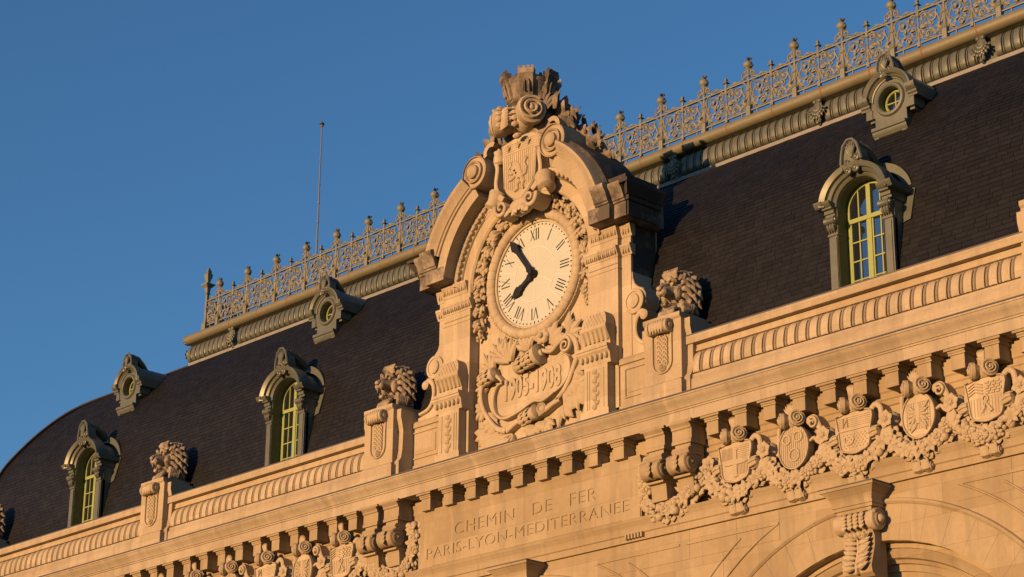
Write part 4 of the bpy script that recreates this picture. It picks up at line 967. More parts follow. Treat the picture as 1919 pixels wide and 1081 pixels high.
    t.ribbon([tuple(p_) for p_ in rb], -0.15, 0.5)
    t.lathe([(0.10, -0.5), (0.10, 0.07), (0.07, 0.10), (0.0, 0.11)], (sg * 3.15, -0.08, -1.70), (0, -1, 0), 18)
    pv('scroll_buttress', t, STONE2)
    f = MB().box(*X(2.45, 3.62), -0.165, 0.4, -3.6, -2.462)
    f.exx([(0.4, -2.60), (-0.20, -2.60), (-0.20, -2.50), (-0.17, -2.46), (0.4, -2.44)], *X(2.50, 3.61))
    f.box(*X(2.44, 3.625), -0.20, 0.3, -3.6, -3.42)
    fw = pv('flank_wall', f, STONE)
    fr = MB()
    for (xa, xb, za, zb) in ((2.66, 3.50, -2.72, -2.69), (2.66, 3.50, -3.28, -3.25), (2.66, 2.69, -3.25, -2.72), (3.47, 3.50, -3.25, -2.72)): fr.box(*X(xa, xb), -0.190, -0.15, za, zb)
    fr.box(*X(2.76, 3.40), -0.178, -0.15, -3.18, -2.80)
    pv('flank_panel', fr, STONE, 38, fw)
    # small domed pillar in front of the pilaster
    d = MB().box(*X(1.80, 2.42), -0.40, -0.1, -3.6, -2.55)
    d.box(*X(1.74, 2.48), -0.44, -0.1, -3.6, -3.45)
    for (xa, xb) in ((1.86, 1.89), (1.93, 1.95), (2.30, 2.33)): d.box(*X(xa, xb), -0.412, -0.39, -3.40, -2.62)
    dp = pv('domed_pillar', d, STONE2)
    gl = MB()
    for k in range(9):
        z = -3.36 + 0.088 * k
        gl.lathe([(0.075, 0), (0.06, 0.03), (0.03, 0.02), (0.0, 0.045)], (sg * 2.11 + (0.03 if k % 2 else -0.03), -0.39, z), (0, -1, 0.4), 10)
    pv('guilloche_strip', gl, CARVE, 38, dp)
    c = MB().exx([(-0.1, -2.55), (-0.40, -2.55), (-0.42, -2.50), (-0.44, -2.36), (-0.50, -2.30), (-0.50, -2.26), (-0.52, -2.25), (-0.52, -2.19), (-0.1, -2.19)], *X(1.70, 2.52))
    for k in range(6): c.sph((sg * (1.79 + 0.128 * k), -0.45, -2.40), (0.042, 0.05, 0.075), 7, 6)
    c.exx([(-0.1, -2.19), (-0.36, -2.19), (-0.36, -2.10), (-0.38, -2.05), (-0.47, -1.86), (-0.49, -1.84), (-0.49, -1.77), (-0.1, -1.77)], *X(1.76, 2.46))
    for k in range(6): c.loft([(sg * (1.82 + 0.118 * k), -0.385, -2.07), (sg * (1.82 + 0.118 * k), -0.42, -1.97), (sg * (1.81 + 0.122 * k), -0.475, -1.86)], [0.03, 0.042, 0.05], 0.028)
    pv('pillar_capital', c, STONE2, 38, dp)
    dm_ = MB(); n = 10
    vs = []; fcs = []
    for k in range(n + 1):
        a = PI / 2 * k / n
        hw_ = 0.33 * math.cos(a) ** 0.45 if k < n else 0.02; z = -1.77 + 0.31 * math.sin(a)
        for (sx, yy) in ((-1, -0.46), (1, -0.46), (1, -0.1), (-1, -0.1)): vs.append((sg * 2.11 + sx * hw_, yy + (0.05 * math.sin(a) if yy < -0.3 else 0), z))
    for k in range(n): fcs += [(4 * k + i, 4 * k + (i + 1) % 4, 4 * k + 4 + (i + 1) % 4, 4 * k + 4 + i) for i in range(4)]
    dm_.add(vs, fcs + [(0, 1, 2, 3), tuple(range(4 * n, 4 * n + 4))])
    for r_ in range(4):
        for k in range(7 - r_):
            dm_.sph((sg * 2.11 + (k - (6 - r_) / 2) * 0.085, -0.445 + 0.01 * r_, -1.735 + 0.062 * r_), (0.042, 0.03, 0.04), 6, 5)
    pv('pillar_dome', dm_, STONE2, 38, dp)
pv('arch_backing', MB().arc([(2.14, 0.05), (2.14, -0.12), (1.97, -0.12), (1.97, 0.05)], (0, 0), -PI / 2, PI / 2, 40), STONE2)
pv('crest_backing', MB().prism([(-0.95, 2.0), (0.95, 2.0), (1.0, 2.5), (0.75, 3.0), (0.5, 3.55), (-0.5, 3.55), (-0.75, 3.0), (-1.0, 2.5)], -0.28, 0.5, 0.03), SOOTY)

# ------------------------------------------------------------------ the clock
CK = thing('tower_clock', 'round cream clock face with black Roman numerals reading five to eight', 'clock', (0, 0, 0))
obj('dial', MB().lathe([(1.125, 0), (1.125, 0.02), (0, 0.02)], (0, 0.02, 0), (0, -1, 0), 96), ENAMEL, CK)
ring = obj('dial_ring', MB().arc([(1.10, 0.06), (1.10, -0.03), (1.115, -0.04), (1.135, -0.04), (1.15, -0.03), (1.17, 0.0), (1.37, 0.0), (1.385, -0.03), (1.41, -0.035), (1.42, 0.0), (1.42, 0.06)], (0, 0), 0, 2 * PI, 96), STONE2, CK)
NSEG = 44
vs = []; fs = []; m_ = MB()
for i in range(6):
    a = (i / 5 - 0.5) * 2 * PI / NSEG * 0.985; bul = 0.118 - 0.014 * abs(i / 2.5 - 1) ** 3
    for j in range(12):
        t = 2 * PI * j / 12; r = 1.262 + bul * math.cos(t); vs.append((r * math.sin(a), -0.03 - bul * 0.85 * math.sin(t), r * math.cos(a)))
for i in range(5): fs += [(i * 12 + j, i * 12 + (j + 1) % 12, i * 12 + 12 + (j + 1) % 12, i * 12 + 12 + j) for j in range(12)]
m_.add(vs, fs + [tuple(range(12)), tuple(range(60, 72))])
SEG = m_.mesh('ring_segment', STONE2)
for k in range(NSEG): put('ring_segment', SEG, ring, (0, 0, 0), (0, 2 * PI * (k + 0.5) / NSEG, 0))
bd = MB()
for k in range(110): a = 2 * PI * k / 110; bd.sph((1.402 * math.sin(a), -0.038, 1.402 * math.cos(a)), 0.012, 5, 4)
obj('bead_border', bd, STONE2, ring)['kind'] = 'stuff'
md = MB()
for k in range(60):
    a = 2 * PI * k / 60; r = 0.018 if k % 5 else 0.012
    md.lathe([(r, 0), (r, 0.003)], (1.055 * math.sin(a), -0.0005, 1.055 * math.cos(a)), (0, -1, 0), 8)
    if k % 5 == 0:
        pts = [(0.016, 0), (0, 0.045), (-0.016, 0), (0, -0.045)]
        md.prism([(1.05 * math.sin(a) + p[0] * math.cos(a) + p[1] * math.sin(a), 1.05 * math.cos(a) - p[0] * math.sin(a) + p[1] * math.cos(a)) for p in pts], -0.0045, 0.001)
obj('minute_dots', md, BLACK, CK)['kind'] = 'stuff'
ln = MB()
ln.arc([(0.572, 0.002), (0.572, -0.006), (0.586, -0.006), (0.586, 0.002)], (0, 0), 0, 2 * PI, 64)
for k in range(12):
    a = 2 * PI * (k + 0.5) / 12; ln.ribbon([(0.585 * math.sin(a), 0.585 * math.cos(a), 0.018), (1.1 * math.sin(a), 1.1 * math.cos(a), 0.018)], -0.005, 0.001)
for k in range(6):
    a = 2 * PI * k / 6 + R(0); ln.ribbon([(0, 0, 0.018), (0.575 * math.sin(a), 0.575 * math.cos(a), 0.018)], -0.005, 0.001)
obj('dial_lines', ln, WHITE, CK)
NUM = ['XII', 'I', 'II', 'III', 'IIII', 'V', 'VI', 'VII', 'VIII', 'IX', 'X', 'XI']
def strokes(s_):
    out = []; x = 0
    for ch in s_:
        if ch == 'I': out.append(((x + 0.02, -1), (x + 0.02, 1), 0.030)); x += 0.062
        elif ch == 'V': out += [((x + 0.005, 1), (x + 0.062, -1), 0.030), ((x + 0.118, 1), (x + 0.062, -1), 0.011)]; x += 0.145
        elif ch == 'X': out += [((x + 0.005, 1), (x + 0.115, -1), 0.030), ((x + 0.115, 1), (x + 0.005, -1), 0.011)]; x += 0.14
    return out, x - 0.02
for k, s_ in enumerate(NUM):
    st_, wd = strokes(s_); m_ = MB(); a = 2 * PI * k / 12
    for i, (p, q, th) in enumerate(st_):
        th *= 1.1
        rot = lambda x_, z_: ((x_ - wd / 2) * 1.05 * math.cos(a) + (0.86 + z_ * 0.125) * math.sin(a), -(x_ - wd / 2) * 1.05 * math.sin(a) + (0.86 + z_ * 0.125) * math.cos(a))
        P, Q = rot(*p), rot(*q); m_.ribbon([(*P, th), (*Q, th)], -0.006 - 0.0008 * i, 0.001)
    obj('numeral', m_, BLACK, CK)
def hand(name, ang, L, w, y):
    m_ = MB(); a = R(ang)
    pr = [(-0.0, 0.055), (0.08, 0.06), (0.12, 0.085), (0.17, 0.06), (0.22, 0.045), (L - 0.36, 0.05), (L - 0.32, 0.075), (L - 0.30, 0.06), (L - 0.24, 0.105), (L - 0.16, 0.085), (L - 0.05, 0.03), (L, 0.006)]
    pts = [(w * hh, r) for r, hh in pr]; poly = pts + [(-x_, r) for x_, r in reversed(pts)]
    m_.prism([(x_ * math.cos(a) + r * math.sin(a), -x_ * math.sin(a) + r * math.cos(a)) for x_, r in poly], y, y + 0.025, 0.006)
    obj(name, m_, BLACK, CK)
hand('hour_hand', 237, 0.74, 1.05, -0.075); hand('minute_hand', 323.5, 1.06, 1.0, -0.115)
obj('hand_boss', MB().lathe([(0.09, 0), (0.09, 0.10), (0.07, 0.12), (0.05, 0.16), (0, 0.165)], (0, 0, 0), (0, -1, 0), 20), BLACK, CK)

# ------------------------------------------------------------------ date cartouche
DC = thing('date_cartouche', 'carved scrollwork cartouche with raised date 1905-1908 below the clock', 'cartouche', (0, 0.06, -2.35))
pl = smooth_pts([(-1.0, 0.28), (-0.6, 0.12), (0.0, 0.28), (0.55, 0.42), (0.95, 0.45), (1.0, 0.1), (0.8, -0.22), (0.35, -0.42), (-0.2, -0.42), (-0.75, -0.52), (-1.05, -0.4), (-1.1, 0.0), (-1.0, 0.28)], 5)[:-1]
obj('plate', MB().prism(pl, -0.07, 0.0, 0.03), STONE2, DC)
tc = bpy.data.curves.new('date', 'FONT'); tc.body = '1905-1908'; tc.size = 0.50; tc.align_x = 'CENTER'; tc.extrude = 0.006; tc.offset = 0.010; tc.bevel_depth = 0.010; tc.bevel_resolution = 1; tc.space_character = 1.02
to = bpy.data.objects.new('date', tc); COL.objects.link(to); bpy.context.view_layer.update()
tm = bpy.data.meshes.new_from_object(to.evaluated_get(bpy.context.evaluated_depsgraph_get())); bpy.data.objects.remove(to)
wtx = max(v.co.x for v in tm.vertices) - min(v.co.x for v in tm.vertices)
tm.transform(Matrix.Translation((-0.06, 0, -0.17)) @ Matrix.Rotation(PI / 2, 4, 'X') @ Matrix.Diagonal((1.62 / wtx, 1.2, 1, 1))); tm.materials.clear(); tm.materials.append(STONE2)
put('date_lettering', tm, DC, (0, -0.082, 0.0))
s = MB()
def rib(pts, y0, y1=0.0, n=6): s.ribbon([tuple(p) for p in smooth_pts(pts, n)], y0, y1)
rib([(0.30, 0.62, 0.078), (0.55, 0.55, 0.094), (0.75, 0.66, 0.094), (1.0, 0.76, 0.109), (1.22, 0.62, 0.117), (1.28, 0.32, 0.117), (1.16, 0.02, 0.109), (0.98, -0.28, 0.101), (0.72, -0.5, 0.094)], -0.17)
s.scroll((0.98, 0.56), 0.17, 0.03, 1.5, 0.2, -0.20, 0, 0.08, 1)
rib([(0.86, 0.42, 0.039), (1.02, 0.3, 0.047), (1.05, 0.05, 0.047), (0.88, -0.2, 0.047), (0.62, -0.32, 0.039)], -0.13)
rib([(0.62, -0.33, 0.039), (0.3, -0.42, 0.070), (0.05, -0.38, 0.062), (-0.35, -0.50, 0.055), (-0.8, -0.56, 0.062), (-1.06, -0.40, 0.062), (-1.12, -0.1, 0.062), (-1.02, 0.16, 0.062), (-0.86, 0.2, 0.047)], -0.15)
rib([(-1.40, 0.38, 0.078), (-1.48, 0.1, 0.086), (-1.42, -0.2, 0.094), (-1.22, -0.5, 0.094), (-0.98, -0.74, 0.109), (-0.72, -0.84, 0.125)], -0.18)
rib([(-1.42, 0.36, 0.078), (-1.22, 0.5, 0.094), (-1.0, 0.36, 0.078), (-0.86, 0.22, 0.062)], -0.16)
rib([(-0.72, -0.84, 0.125), (-0.4, -0.72, 0.094), (-0.1, -0.70, 0.125), (0.3, -0.66, 0.125), (0.6, -0.56, 0.094), (0.8, -0.50, 0.109)], -0.17)
obj('strapwork', s, STONE2, DC)
s = MB()
s.lathe([(0.10, -0.40), (0.15, -0.38), (0.15, -0.30), (0.12, -0.26), (0.15, -0.1), (0.17, 0.05), (0.13, 0.1), (0.13, 0.16), (0.19, 0.2), (0.22, 0.34), (0.16, 0.36), (0.08, 0.37), (0.06, 0.42), (0, 0.43)], (-0.08, -0.12, 0.50), (0.97, -0.06, 0.18), 20)
obj('scroll_roll', s, STONE2, DC); s = MB(); s.lathe([(0.1, -0.2), (0.15, -0.18), (0.12, -0.06), (0.12, 0.04), (0.16, 0.1), (0.14, 0.16), (0.06, 0.18), (0, 0.2)], (-1.22, -0.12, 0.42), (0.95, -0.1, 0.15), 18)
obj('scroll_roll', s, STONE2, DC); s = MB(); s.lathe([(0.1, -0.25), (0.14, -0.22), (0.12, 0), (0.16, 0.2), (0.1, 0.24)], (-0.02, -0.12, -0.66), (0.97, -0.1, 0.2), 16)
obj('scroll_roll', s, STONE2, DC); s = MB(); s.lathe([(0.12, 0), (0.12, 0.12), (0.08, 0.15), (0.05, 0.12), (0, 0.14)], (0.30, -0.06, -0.60), (0.2, -1, 0), 16)
obj('scroll_roll', s, STONE2, DC)
s = MB()
def spray(bx, bz, a0, a1, n, L, w, sd):
    q = random.Random(sd)
    for k in range(n):
        a = R(a0 + (a1 - a0) * k / max(1, n - 1)); l = 1.2 * L * q.uniform(0.8, 1.15)
        s.leaf((bx + 0.05 * math.sin(a), -0.02, bz + 0.05 * math.cos(a)), (bx + l * math.sin(a), -0.05, bz + l * math.cos(a)), 1.25 * w * q.uniform(0.8, 1.2), 0.06, bow=0.07)
spray(0.45, 0.72, 0, 80, 4, 0.42, 0.09, 1); spray(0.95, 0.8, 10, 110, 5, 0.36, 0.07, 2); spray(1.2, 0.15, 60, 170, 5, 0.36, 0.08, 3); spray(1.15, -0.32, 70, 190, 6, 0.42, 0.09, 4)
spray(0.8, -0.6, 80, 190, 5, 0.36, 0.07, 5); spray(1.3, 0.45, 20, 120, 5, 0.30, 0.06, 31); spray(1.0, -0.1, 100, 190, 5, 0.45, 0.08, 32); spray(-1.35, 0.25, 240, 340, 5, 0.28, 0.06, 33); spray(-0.95, 0.75, -60, 40, 5, 0.36, 0.05, 34); spray(-1.25, -0.75, 190, 280, 5, 0.38, 0.07, 35); spray(0.35, -0.82, 120, 220, 5, 0.28, 0.06, 36); spray(0.12, 0.85, -40, 60, 5, 0.3, 0.06, 37); spray(0.0, -0.85, 110, 250, 6, 0.26, 0.07, 6); spray(-0.6, -0.9, 180, 260, 3, 0.35, 0.05, 7); spray(-1.0, -0.8, 150, 260, 6, 0.5, 0.10, 8); spray(-1.05, -0.55, 220, 300, 4, 0.4, 0.08, 18)
spray(-1.2, 0.5, -90, 10, 6, 0.42, 0.06, 9); spray(-0.72, 0.62, -70, 30, 6, 0.48, 0.06, 10); spray(-0.2, 0.75, -60, 40, 5, 0.3, 0.06, 11); spray(-1.45, -0.2, 190, 330, 5, 0.25, 0.06, 12)
for k in range(6): a = 2 * PI * k / 6; s.sph((0.32 + 0.10 * math.cos(a), -0.14, 0.92 + 0.10 * math.sin(a)), (0.085, 0.06, 0.085), 8, 6)
s.sph((0.32, -0.2, 0.92), 0.06)
for (c_, ax_, r_, n_) in (((-0.08, -0.12, 0.50), (0.97, -0.06, 0.18), 0.155, 3), ((-1.22, -0.12, 0.42), (0.95, -0.1, 0.15), 0.135, 2), ((-0.02, -0.12, -0.66), (0.97, -0.1, 0.2), 0.13, 2)):
    A_ = Vector(ax_).normalized(); U_ = Vector((0, -1, 0)); V_ = A_.cross(U_).normalized(); U_ = V_.cross(A_).normalized()
    for i in range(n_):
        for j in range(5):
            th = -1.2 + 0.6 * j; d0 = -0.28 + 0.16 * i; nn_ = U_ * math.cos(th) + V_ * math.sin(th)
            s.leaf(Vector(c_) + A_ * d0 + nn_ * (r_ - 0.01), Vector(c_) + A_ * (d0 + 0.16) + nn_ * (r_ + 0.01), 0.05, 0.028, nn_, 0.02)
obj('acanthus_leaves', s, CARVE, DC)

# ------------------------------------------------------------------ crowned arms on the pediment
CR = thing('crowned_coat_of_arms', 'coat of arms with rampant lion and castle crown topping the clock pediment', 'coat of arms', (0, -0.28, 1.4))
Zc = lambda v: v - 1.4
sh = smooth_pts([(-0.52, 2.84), (0.0, 2.92), (0.52, 2.84), (0.49, 2.3), (0.44, 1.85), (0.25, 1.62), (0.0, 1.48), (-0.25, 1.62), (-0.44, 1.85), (-0.49, 2.3), (-0.52, 2.84)], 3)[:-1]
obj('shield', MB().prism([(a, Zc(b)) for a, b in sh], -0.20, 0.02, 0.03), STONE2, CR)
s = MB()
for k in range(15):
    x = -0.42 + 0.06 * k; lo = 1.66 + abs(x) * 0.45
    s.box(x - 0.006, x + 0.006, -0.209, -0.19, Zc(lo), Zc(2.56))
for k in range(5): s.box(-0.46, 0.46, -0.209, -0.19, Zc(2.58 + 0.05 * k) - 0.004, Zc(2.58 + 0.05 * k) + 0.004)
obj('shield_lines', s, STONE2, CR)
s = MB()
L_ = lambda pts, w, t=0.03: s.loft([(a, -0.215, Zc(b)) for a, b in pts], w, t)
L_([(-0.14, 2.33), (-0.08, 2.22), (0.0, 2.08), (0.06, 1.95)], [0.09, 0.13, 0.10, 0.085]); L_([(-0.16, 2.32), (-0.22, 2.28), (-0.27, 2.24)], [0.07, 0.05, 0.03])
L_([(-0.06, 2.16), (-0.2, 2.12), (-0.3, 2.16)], [0.05, 0.04, 0.03]); L_([(-0.02, 2.1), (-0.16, 2.0), (-0.26, 1.98)], [0.05, 0.035, 0.03])
L_([(0.06, 1.95), (-0.04, 1.84), (0.0, 1.74), (-0.1, 1.70)], [0.08, 0.05, 0.035, 0.03]); L_([(0.08, 1.95), (0.16, 1.85), (0.12, 1.74), (0.18, 1.70)], [0.08, 0.05, 0.035, 0.03])
L_([(0.1, 1.98), (0.24, 2.02), (0.26, 2.15), (0.2, 2.25), (0.26, 2.36), (0.2, 2.40)], [0.025, 0.025, 0.025, 0.025, 0.03, 0.02])
obj('rampant_lion_relief', s, CARVE, CR)
for x in (-0.3, 0.0, 0.3):
    s = MB()
    for dx in (-0.05, 0, 0.05): s.leaf((x, -0.205, Zc(2.64)), (x + dx * 1.3, -0.225, Zc(2.79 - abs(dx) * 0.6)), 0.022, 0.02)
    s.box(x - 0.05, x + 0.05, -0.225, -0.2, Zc(2.665), Zc(2.68))
    obj('fleur_de_lis', s, CARVE, CR)
s = MB(); s.rollbow((0.0, 0.0, Zc(3.32)), 0.31, 0.66, 0.72, 33, 28)
for k in range(6): s.leaf((-0.08, -0.43, Zc(3.50 - 0.07 * k)), (-0.22, -0.47 - 0.01 * k, Zc(3.41 - 0.08 * k)), 0.06, 0.03)
s.sph((0.15, -0.38, Zc(2.82)), (0.12, 0.08, 0.06))
for i in range(4):
    for j in range(6):
        th = -0.5 + 0.42 * j; d_ = 0.10 + 0.11 * i; ax_ = Vector((-math.cos(R(33)), -math.sin(R(33)), 0)); q2 = Vector((0.54, -0.84, 0)); rr = 0.27 if i in (1, 2) else 0.30
        f_ = lambda tt, dd, rx: Vector((0.0, 0.0, Zc(3.32))) + ax_ * dd + q2 * rx * math.cos(tt) + Vector((0, 0, rx * math.sin(tt)))
        n_ = q2 * math.cos(th) + Vector((0, 0, math.sin(th)))
        s.leaf(f_(th, d_, rr - 0.01), f_(th - 0.1, d_ + 0.15, rr + 0.015), 0.06, 0.03, n_, 0.03)
obj('strapwork_roll', s, STONE2, CR)
s = MB()
for sg in (-1, 1):
    pts = smooth_pts([(sg * 0.55, 2.78, 0.1), (sg * 0.68, 2.6, 0.12), (sg * 0.62, 2.35, 0.10), (sg * 0.66, 2.0, 0.10), (sg * 0.58, 1.75, 0.14), (sg * 0.42, 1.6, 0.12)], 6)
    s.ribbon([(p[0], Zc(p[1]), p[2]) for p in pts], -0.24, 0.1)
    s.lathe([(0.08, 0), (0.13, 0.05), (0.13, 0.18), (0.1, 0.2), (0.12, 0.3), (0.04, 0.34)], (sg * 0.60, -0.14, Zc(2.45)), (sg * 0.05, -0.1, 1), 14)
    s.lathe([(0.2, -0.15), (0.22, -0.1), (0.17, 0.08), (0.19, 0.2), (0.12, 0.24), (0, 0.25)], (sg * 0.72, -0.12, Zc(1.72)), (sg * 0.4, -0.2, -0.9), 18)
    s.scroll((sg * 0.42, Zc(1.40)), 0.20, 0.03, 1.4, sg * 1.2, -0.32, 0.1, 0.1, sg)
    for k in range(5): s.leaf((sg * 0.55, -0.15, Zc(1.65)), (sg * (0.75 + 0.05 * k), -0.3 + 0.02 * k, Zc(1.72 - 0.1 * k)), 0.07, 0.03)
for k in range(14):
    q = random.Random(k); s.leaf((q.uniform(-0.25, 0.25), -0.12, Zc(1.45)), (q.uniform(-0.4, 0.4), -0.28, Zc(1.16 + q.uniform(-0.05, 0.1))), 0.075, 0.04)
s.sph((0, -0.1, Zc(1.38)), (0.35, 0.16, 0.2), 12, 8)
obj('shield_mount', s, STONE2, CR)
s = MB()
cy = 0.13; zb, zt = Zc(3.66), Zc(4.21); NT = 6
s.lathe([(0.36, zb - 0.10), (0.44, zb - 0.02), (0.47, zb), (0.47, zb + 0.06), (0.45, zb + 0.07), (0.53, zt - 0.16), (0.56, zt - 0.13), (0.56, zt - 0.03), (0.47, zt - 0.03), (0.42, zb + 0.3)], (0, cy, 0), (0, 0, 1), 36)
for k in range(18):
    a = 2 * PI * k / 18; s.lathe([(0.042, zt - 0.05), (0.042, zt + 0.03)], (0.515 * math.cos(a), cy + 0.515 * math.sin(a), 0), (0, 0, 1), 4)
cw = obj('mural_crown', s, SOOTY, CR)
for k in range(NT):
    a = 2 * PI * (k + 0.5) / NT - PI / 2 + 0.12; u = Vector((math.cos(a), math.sin(a), 0)); t = Vector((-u.y, u.x, 0)); m_ = MB(); o0 = Vector((0, cy, 0))
    def q_(r, w_, z): return [o0 + u * (r - 0.14) - t * w_ + Vector((0, 0, z)), o0 + u * r - t * w_ * 0.9 + Vector((0, 0, z)), o0 + u * r + t * w_ * 0.9 + Vector((0, 0, z)), o0 + u * (r - 0.14) + t * w_ + Vector((0, 0, z))]
    lv = [q_(0.48, 0.145, zb + 0.05), q_(0.60, 0.165, zt - 0.06), q_(0.635, 0.185, zt - 0.03), q_(0.635, 0.185, zt + 0.08)]
    m_.add([v for l_ in lv for v in l_], [(4 * i + j, 4 * i + (j + 1) % 4, 4 * i + 4 + (j + 1) % 4, 4 * i + 4 + j) for i in range(3) for j in range(4)] + [(0, 1, 2, 3), (12, 13, 14, 15)])
    for j in (-1.5, -0.5, 0.5, 1.5):
        c_ = o0 + u * 0.60 + t * 0.094 * j; m_.lathe([(0.043, zt + 0.075), (0.043, zt + 0.14)], (c_.x, c_.y, 0), (0, 0, 1), 4)
    for sgn in (0, 1):
        c_ = o0 + u * 0.555; w2 = 0.062 - 0.03 * sgn; pts = [c_ - t * w2 + u * (0.005) + Vector((0, 0, zb + 0.14)), c_ - t * w2 + u * 0.04 + Vector((0, 0, zt - 0.22)), c_ - t * w2 * 0.6 + u * 0.05 + Vector((0, 0, zt - 0.165 - 0.02 * sgn)), c_ + u * 0.052 + Vector((0, 0, zt - 0.14 - 0.03 * sgn)), c_ + t * w2 * 0.6 + u * 0.05 + Vector((0, 0, zt - 0.165 - 0.02 * sgn)), c_ + t * w2 + u * 0.04 + Vector((0, 0, zt - 0.22)), c_ + t * w2 + u * 0.005 + Vector((0, 0, zb + 0.14))]
        m_.loft(pts, 0.013, 0.013, u, 5)
    obj('crown_turret', m_, SOOTY, cw)
for sg in (-1, 1):
    s = MB(); q = random.Random(40 + sg)
    for k in range(60):
        u = k / 59
        bx = sg * (0.45 + 1.55 * u ** 1.1); bz = 3.62 - 1.55 * u ** 1.2 + q.uniform(-0.15, 0.1); by = 0.28 + q.uniform(-0.25, 0.3)
        an = q.uniform(-0.7, 0.9) * sg; l = q.uniform(0.22, 0.42) * (1 - 0.4 * u)
        s.leaf((bx, by, Zc(bz)), (bx + l * math.sin(an), by + q.uniform(-0.22, 0.12), Zc(bz + l * math.cos(an))), q.uniform(0.06, 0.11), 0.04, (q.uniform(-0.3, 0.3), -1, 0.2), 0.06)
    for k in range(5):
        an = sg * (0.1 + 0.2 * k); s.leaf((sg * 0.5, -0.05, Zc(3.25)), (sg * 0.55 + 0.42 * math.sin(an), -0.08 + 0.05 * k, Zc(3.25 + 0.52 * math.cos(an))), 0.10, 0.05, (0, -1, 0.1), 0.1)
    obj('laurel_branch', s, SOOTY, CR)


# ------------------------------------------------------------------ lion heads
def remeshed(mb, name, m, vox, disp=0.0, dsize=0.1, sm=4):
    me = bpy.data.meshes.new('t'); me.from_pydata(mb.v, [], mb.f)
    bm = bmesh.new(); bm.from_mesh(me); bmesh.ops.recalc_face_normals(bm, faces=bm.faces); bm.to_mesh(me); bm.free()
    o_ = bpy.data.objects.new('t', me); COL.objects.link(o_)
    a = o_.modifiers.new('r', 'REMESH'); a.mode = 'VOXEL'; a.voxel_size = vox
    if sm: b = o_.modifiers.new('s', 'SMOOTH'); b.iterations = sm; b.factor = 0.5
    if disp:
        tx = bpy.data.textures.new('n', 'CLOUDS'); tx.noise_scale = dsize; tx.noise_depth = 3
        d = o_.modifiers.new('d', 'DISPLACE'); d.texture = tx; d.strength = disp; d.mid_level = 0.5
    bpy.context.view_layer.update()
    out = bpy.data.meshes.new_from_object(o_.evaluated_get(bpy.context.evaluated_depsgraph_get())); out.name = name
    bpy.data.objects.remove(o_); out.materials.clear(); out.materials.append(m)
    out.polygons.foreach_set('use_smooth', [True] * len(out.polygons))
    return out
h = MB()
h.sph((0, 0.04, 0.52), (0.28, 0.30, 0.31), 20, 14)                                     # cranium
h.sph((0, -0.19, 0.64), (0.20, 0.13, 0.11), 16, 10)                                     # forehead
h.loft([(0, -0.18, 0.47), (0, -0.36, 0.455), (0, -0.50, 0.435), (0, -0.58, 0.43)], [0.20, 0.155, 0.135, 0.09], [0.12, 0.115, 0.10, 0.07], (0, 0, 1), 12)   # upper muzzle
h.loft([(0, -0.26, 0.635), (0, -0.42, 0.565), (0, -0.60, 0.495)], [0.075, 0.065, 0.075], [0.05, 0.045, 0.04], (0, -0.4, 0.9), 10)   # nose bridge
h.sph((0, -0.63, 0.465), (0.08, 0.045, 0.05), 12, 8)                                    # nose
h.loft([(0, -0.14, 0.20), (0, -0.32, 0.165), (0, -0.50, 0.175)], [0.16, 0.12, 0.075], [0.07, 0.05, 0.04], (0, 0, 1), 12)   # lower jaw
for sg in (-1, 1):
    h.sph((sg * 0.085, -0.52, 0.40), (0.075, 0.085, 0.07), 12, 8)                       # lip pads
    h.sph((sg * 0.21, -0.16, 0.42), (0.10, 0.13, 0.15), 12, 8)                          # cheeks
    h.loft([(sg * 0.05, -0.34, 0.66), (sg * 0.13, -0.36, 0.705), (sg * 0.24, -0.25, 0.64)], [0.04, 0.05, 0.035], 0.05, (0, -1, 0.3), 8)
    h.sph((sg * 0.135, -0.285, 0.60), (0.04, 0.035, 0.03), 10, 6)
    h.sph((sg * 0.27, 0.0, 0.78), (0.07, 0.05, 0.09), 10, 6)
    h.loft([(sg * 0.075, -0.53, 0.36), (sg * 0.075, -0.53, 0.26)], [0.026, 0.010], [0.026, 0.010], (0, -1, 0), 6)
    h.loft([(sg * 0.06, -0.46, 0.19), (sg * 0.06, -0.47, 0.27)], [0.022, 0.010], [0.022, 0.010], (0, -1, 0), 6)
q = random.Random(5)
for ringi, (rad, y0, ln_, nn) in enumerate(((0.31, -0.07, 0.17, 15), (0.37, 0.07, 0.18, 16), (0.40, 0.22, 0.16, 16))):
    for k in range(nn):
        a = -PI * 0.84 + 1.68 * PI * (k + 0.5 * (ringi % 2)) / (nn - 1)
        dx, dz = math.sin(a), math.cos(a)
        bx, bz = dx * rad * 0.86, 0.49 + dz * rad * 0.95
        l = ln_ * q.uniform(0.85, 1.2) * (1.35 if dz < -0.2 else 1.0); sw = q.uniform(-0.6, 0.6)
        pts = [(bx * 0.92, y0 - 0.03, bz), (bx + dx * 0.09, y0 - 0.03, bz + dz * 0.09), (bx + dx * 0.15 + 0.04 * sw, y0 + 0.04, bz + dz * 0.13 - 0.03), (bx + dx * 0.16 - 0.03 * sw, y0 + 0.11, bz + dz * 0.12 - 0.10), (bx + dx * 0.15 + 0.05 * sw, y0 + 0.15, bz + dz * 0.10 - 0.17)]
        h.loft(pts, [0.045, 0.06, 0.058, 0.048, 0.014], [0.04, 0.05, 0.045, 0.04, 0.014], (dx * 0.5, -0.6, dz * 0.5), 7)
for k in range(8):                                                                       # upright tuft above the brow
    a = -0.95 + 0.27 * k; h.loft([(0.20 * math.sin(a), -0.15, 0.76), (0.25 * math.sin(a), -0.23, 0.86), (0.27 * math.sin(a) + 0.03, -0.20, 0.94)], [0.045, 0.052, 0.02], [0.04, 0.045, 0.02], (0, -1, 0.4), 7)
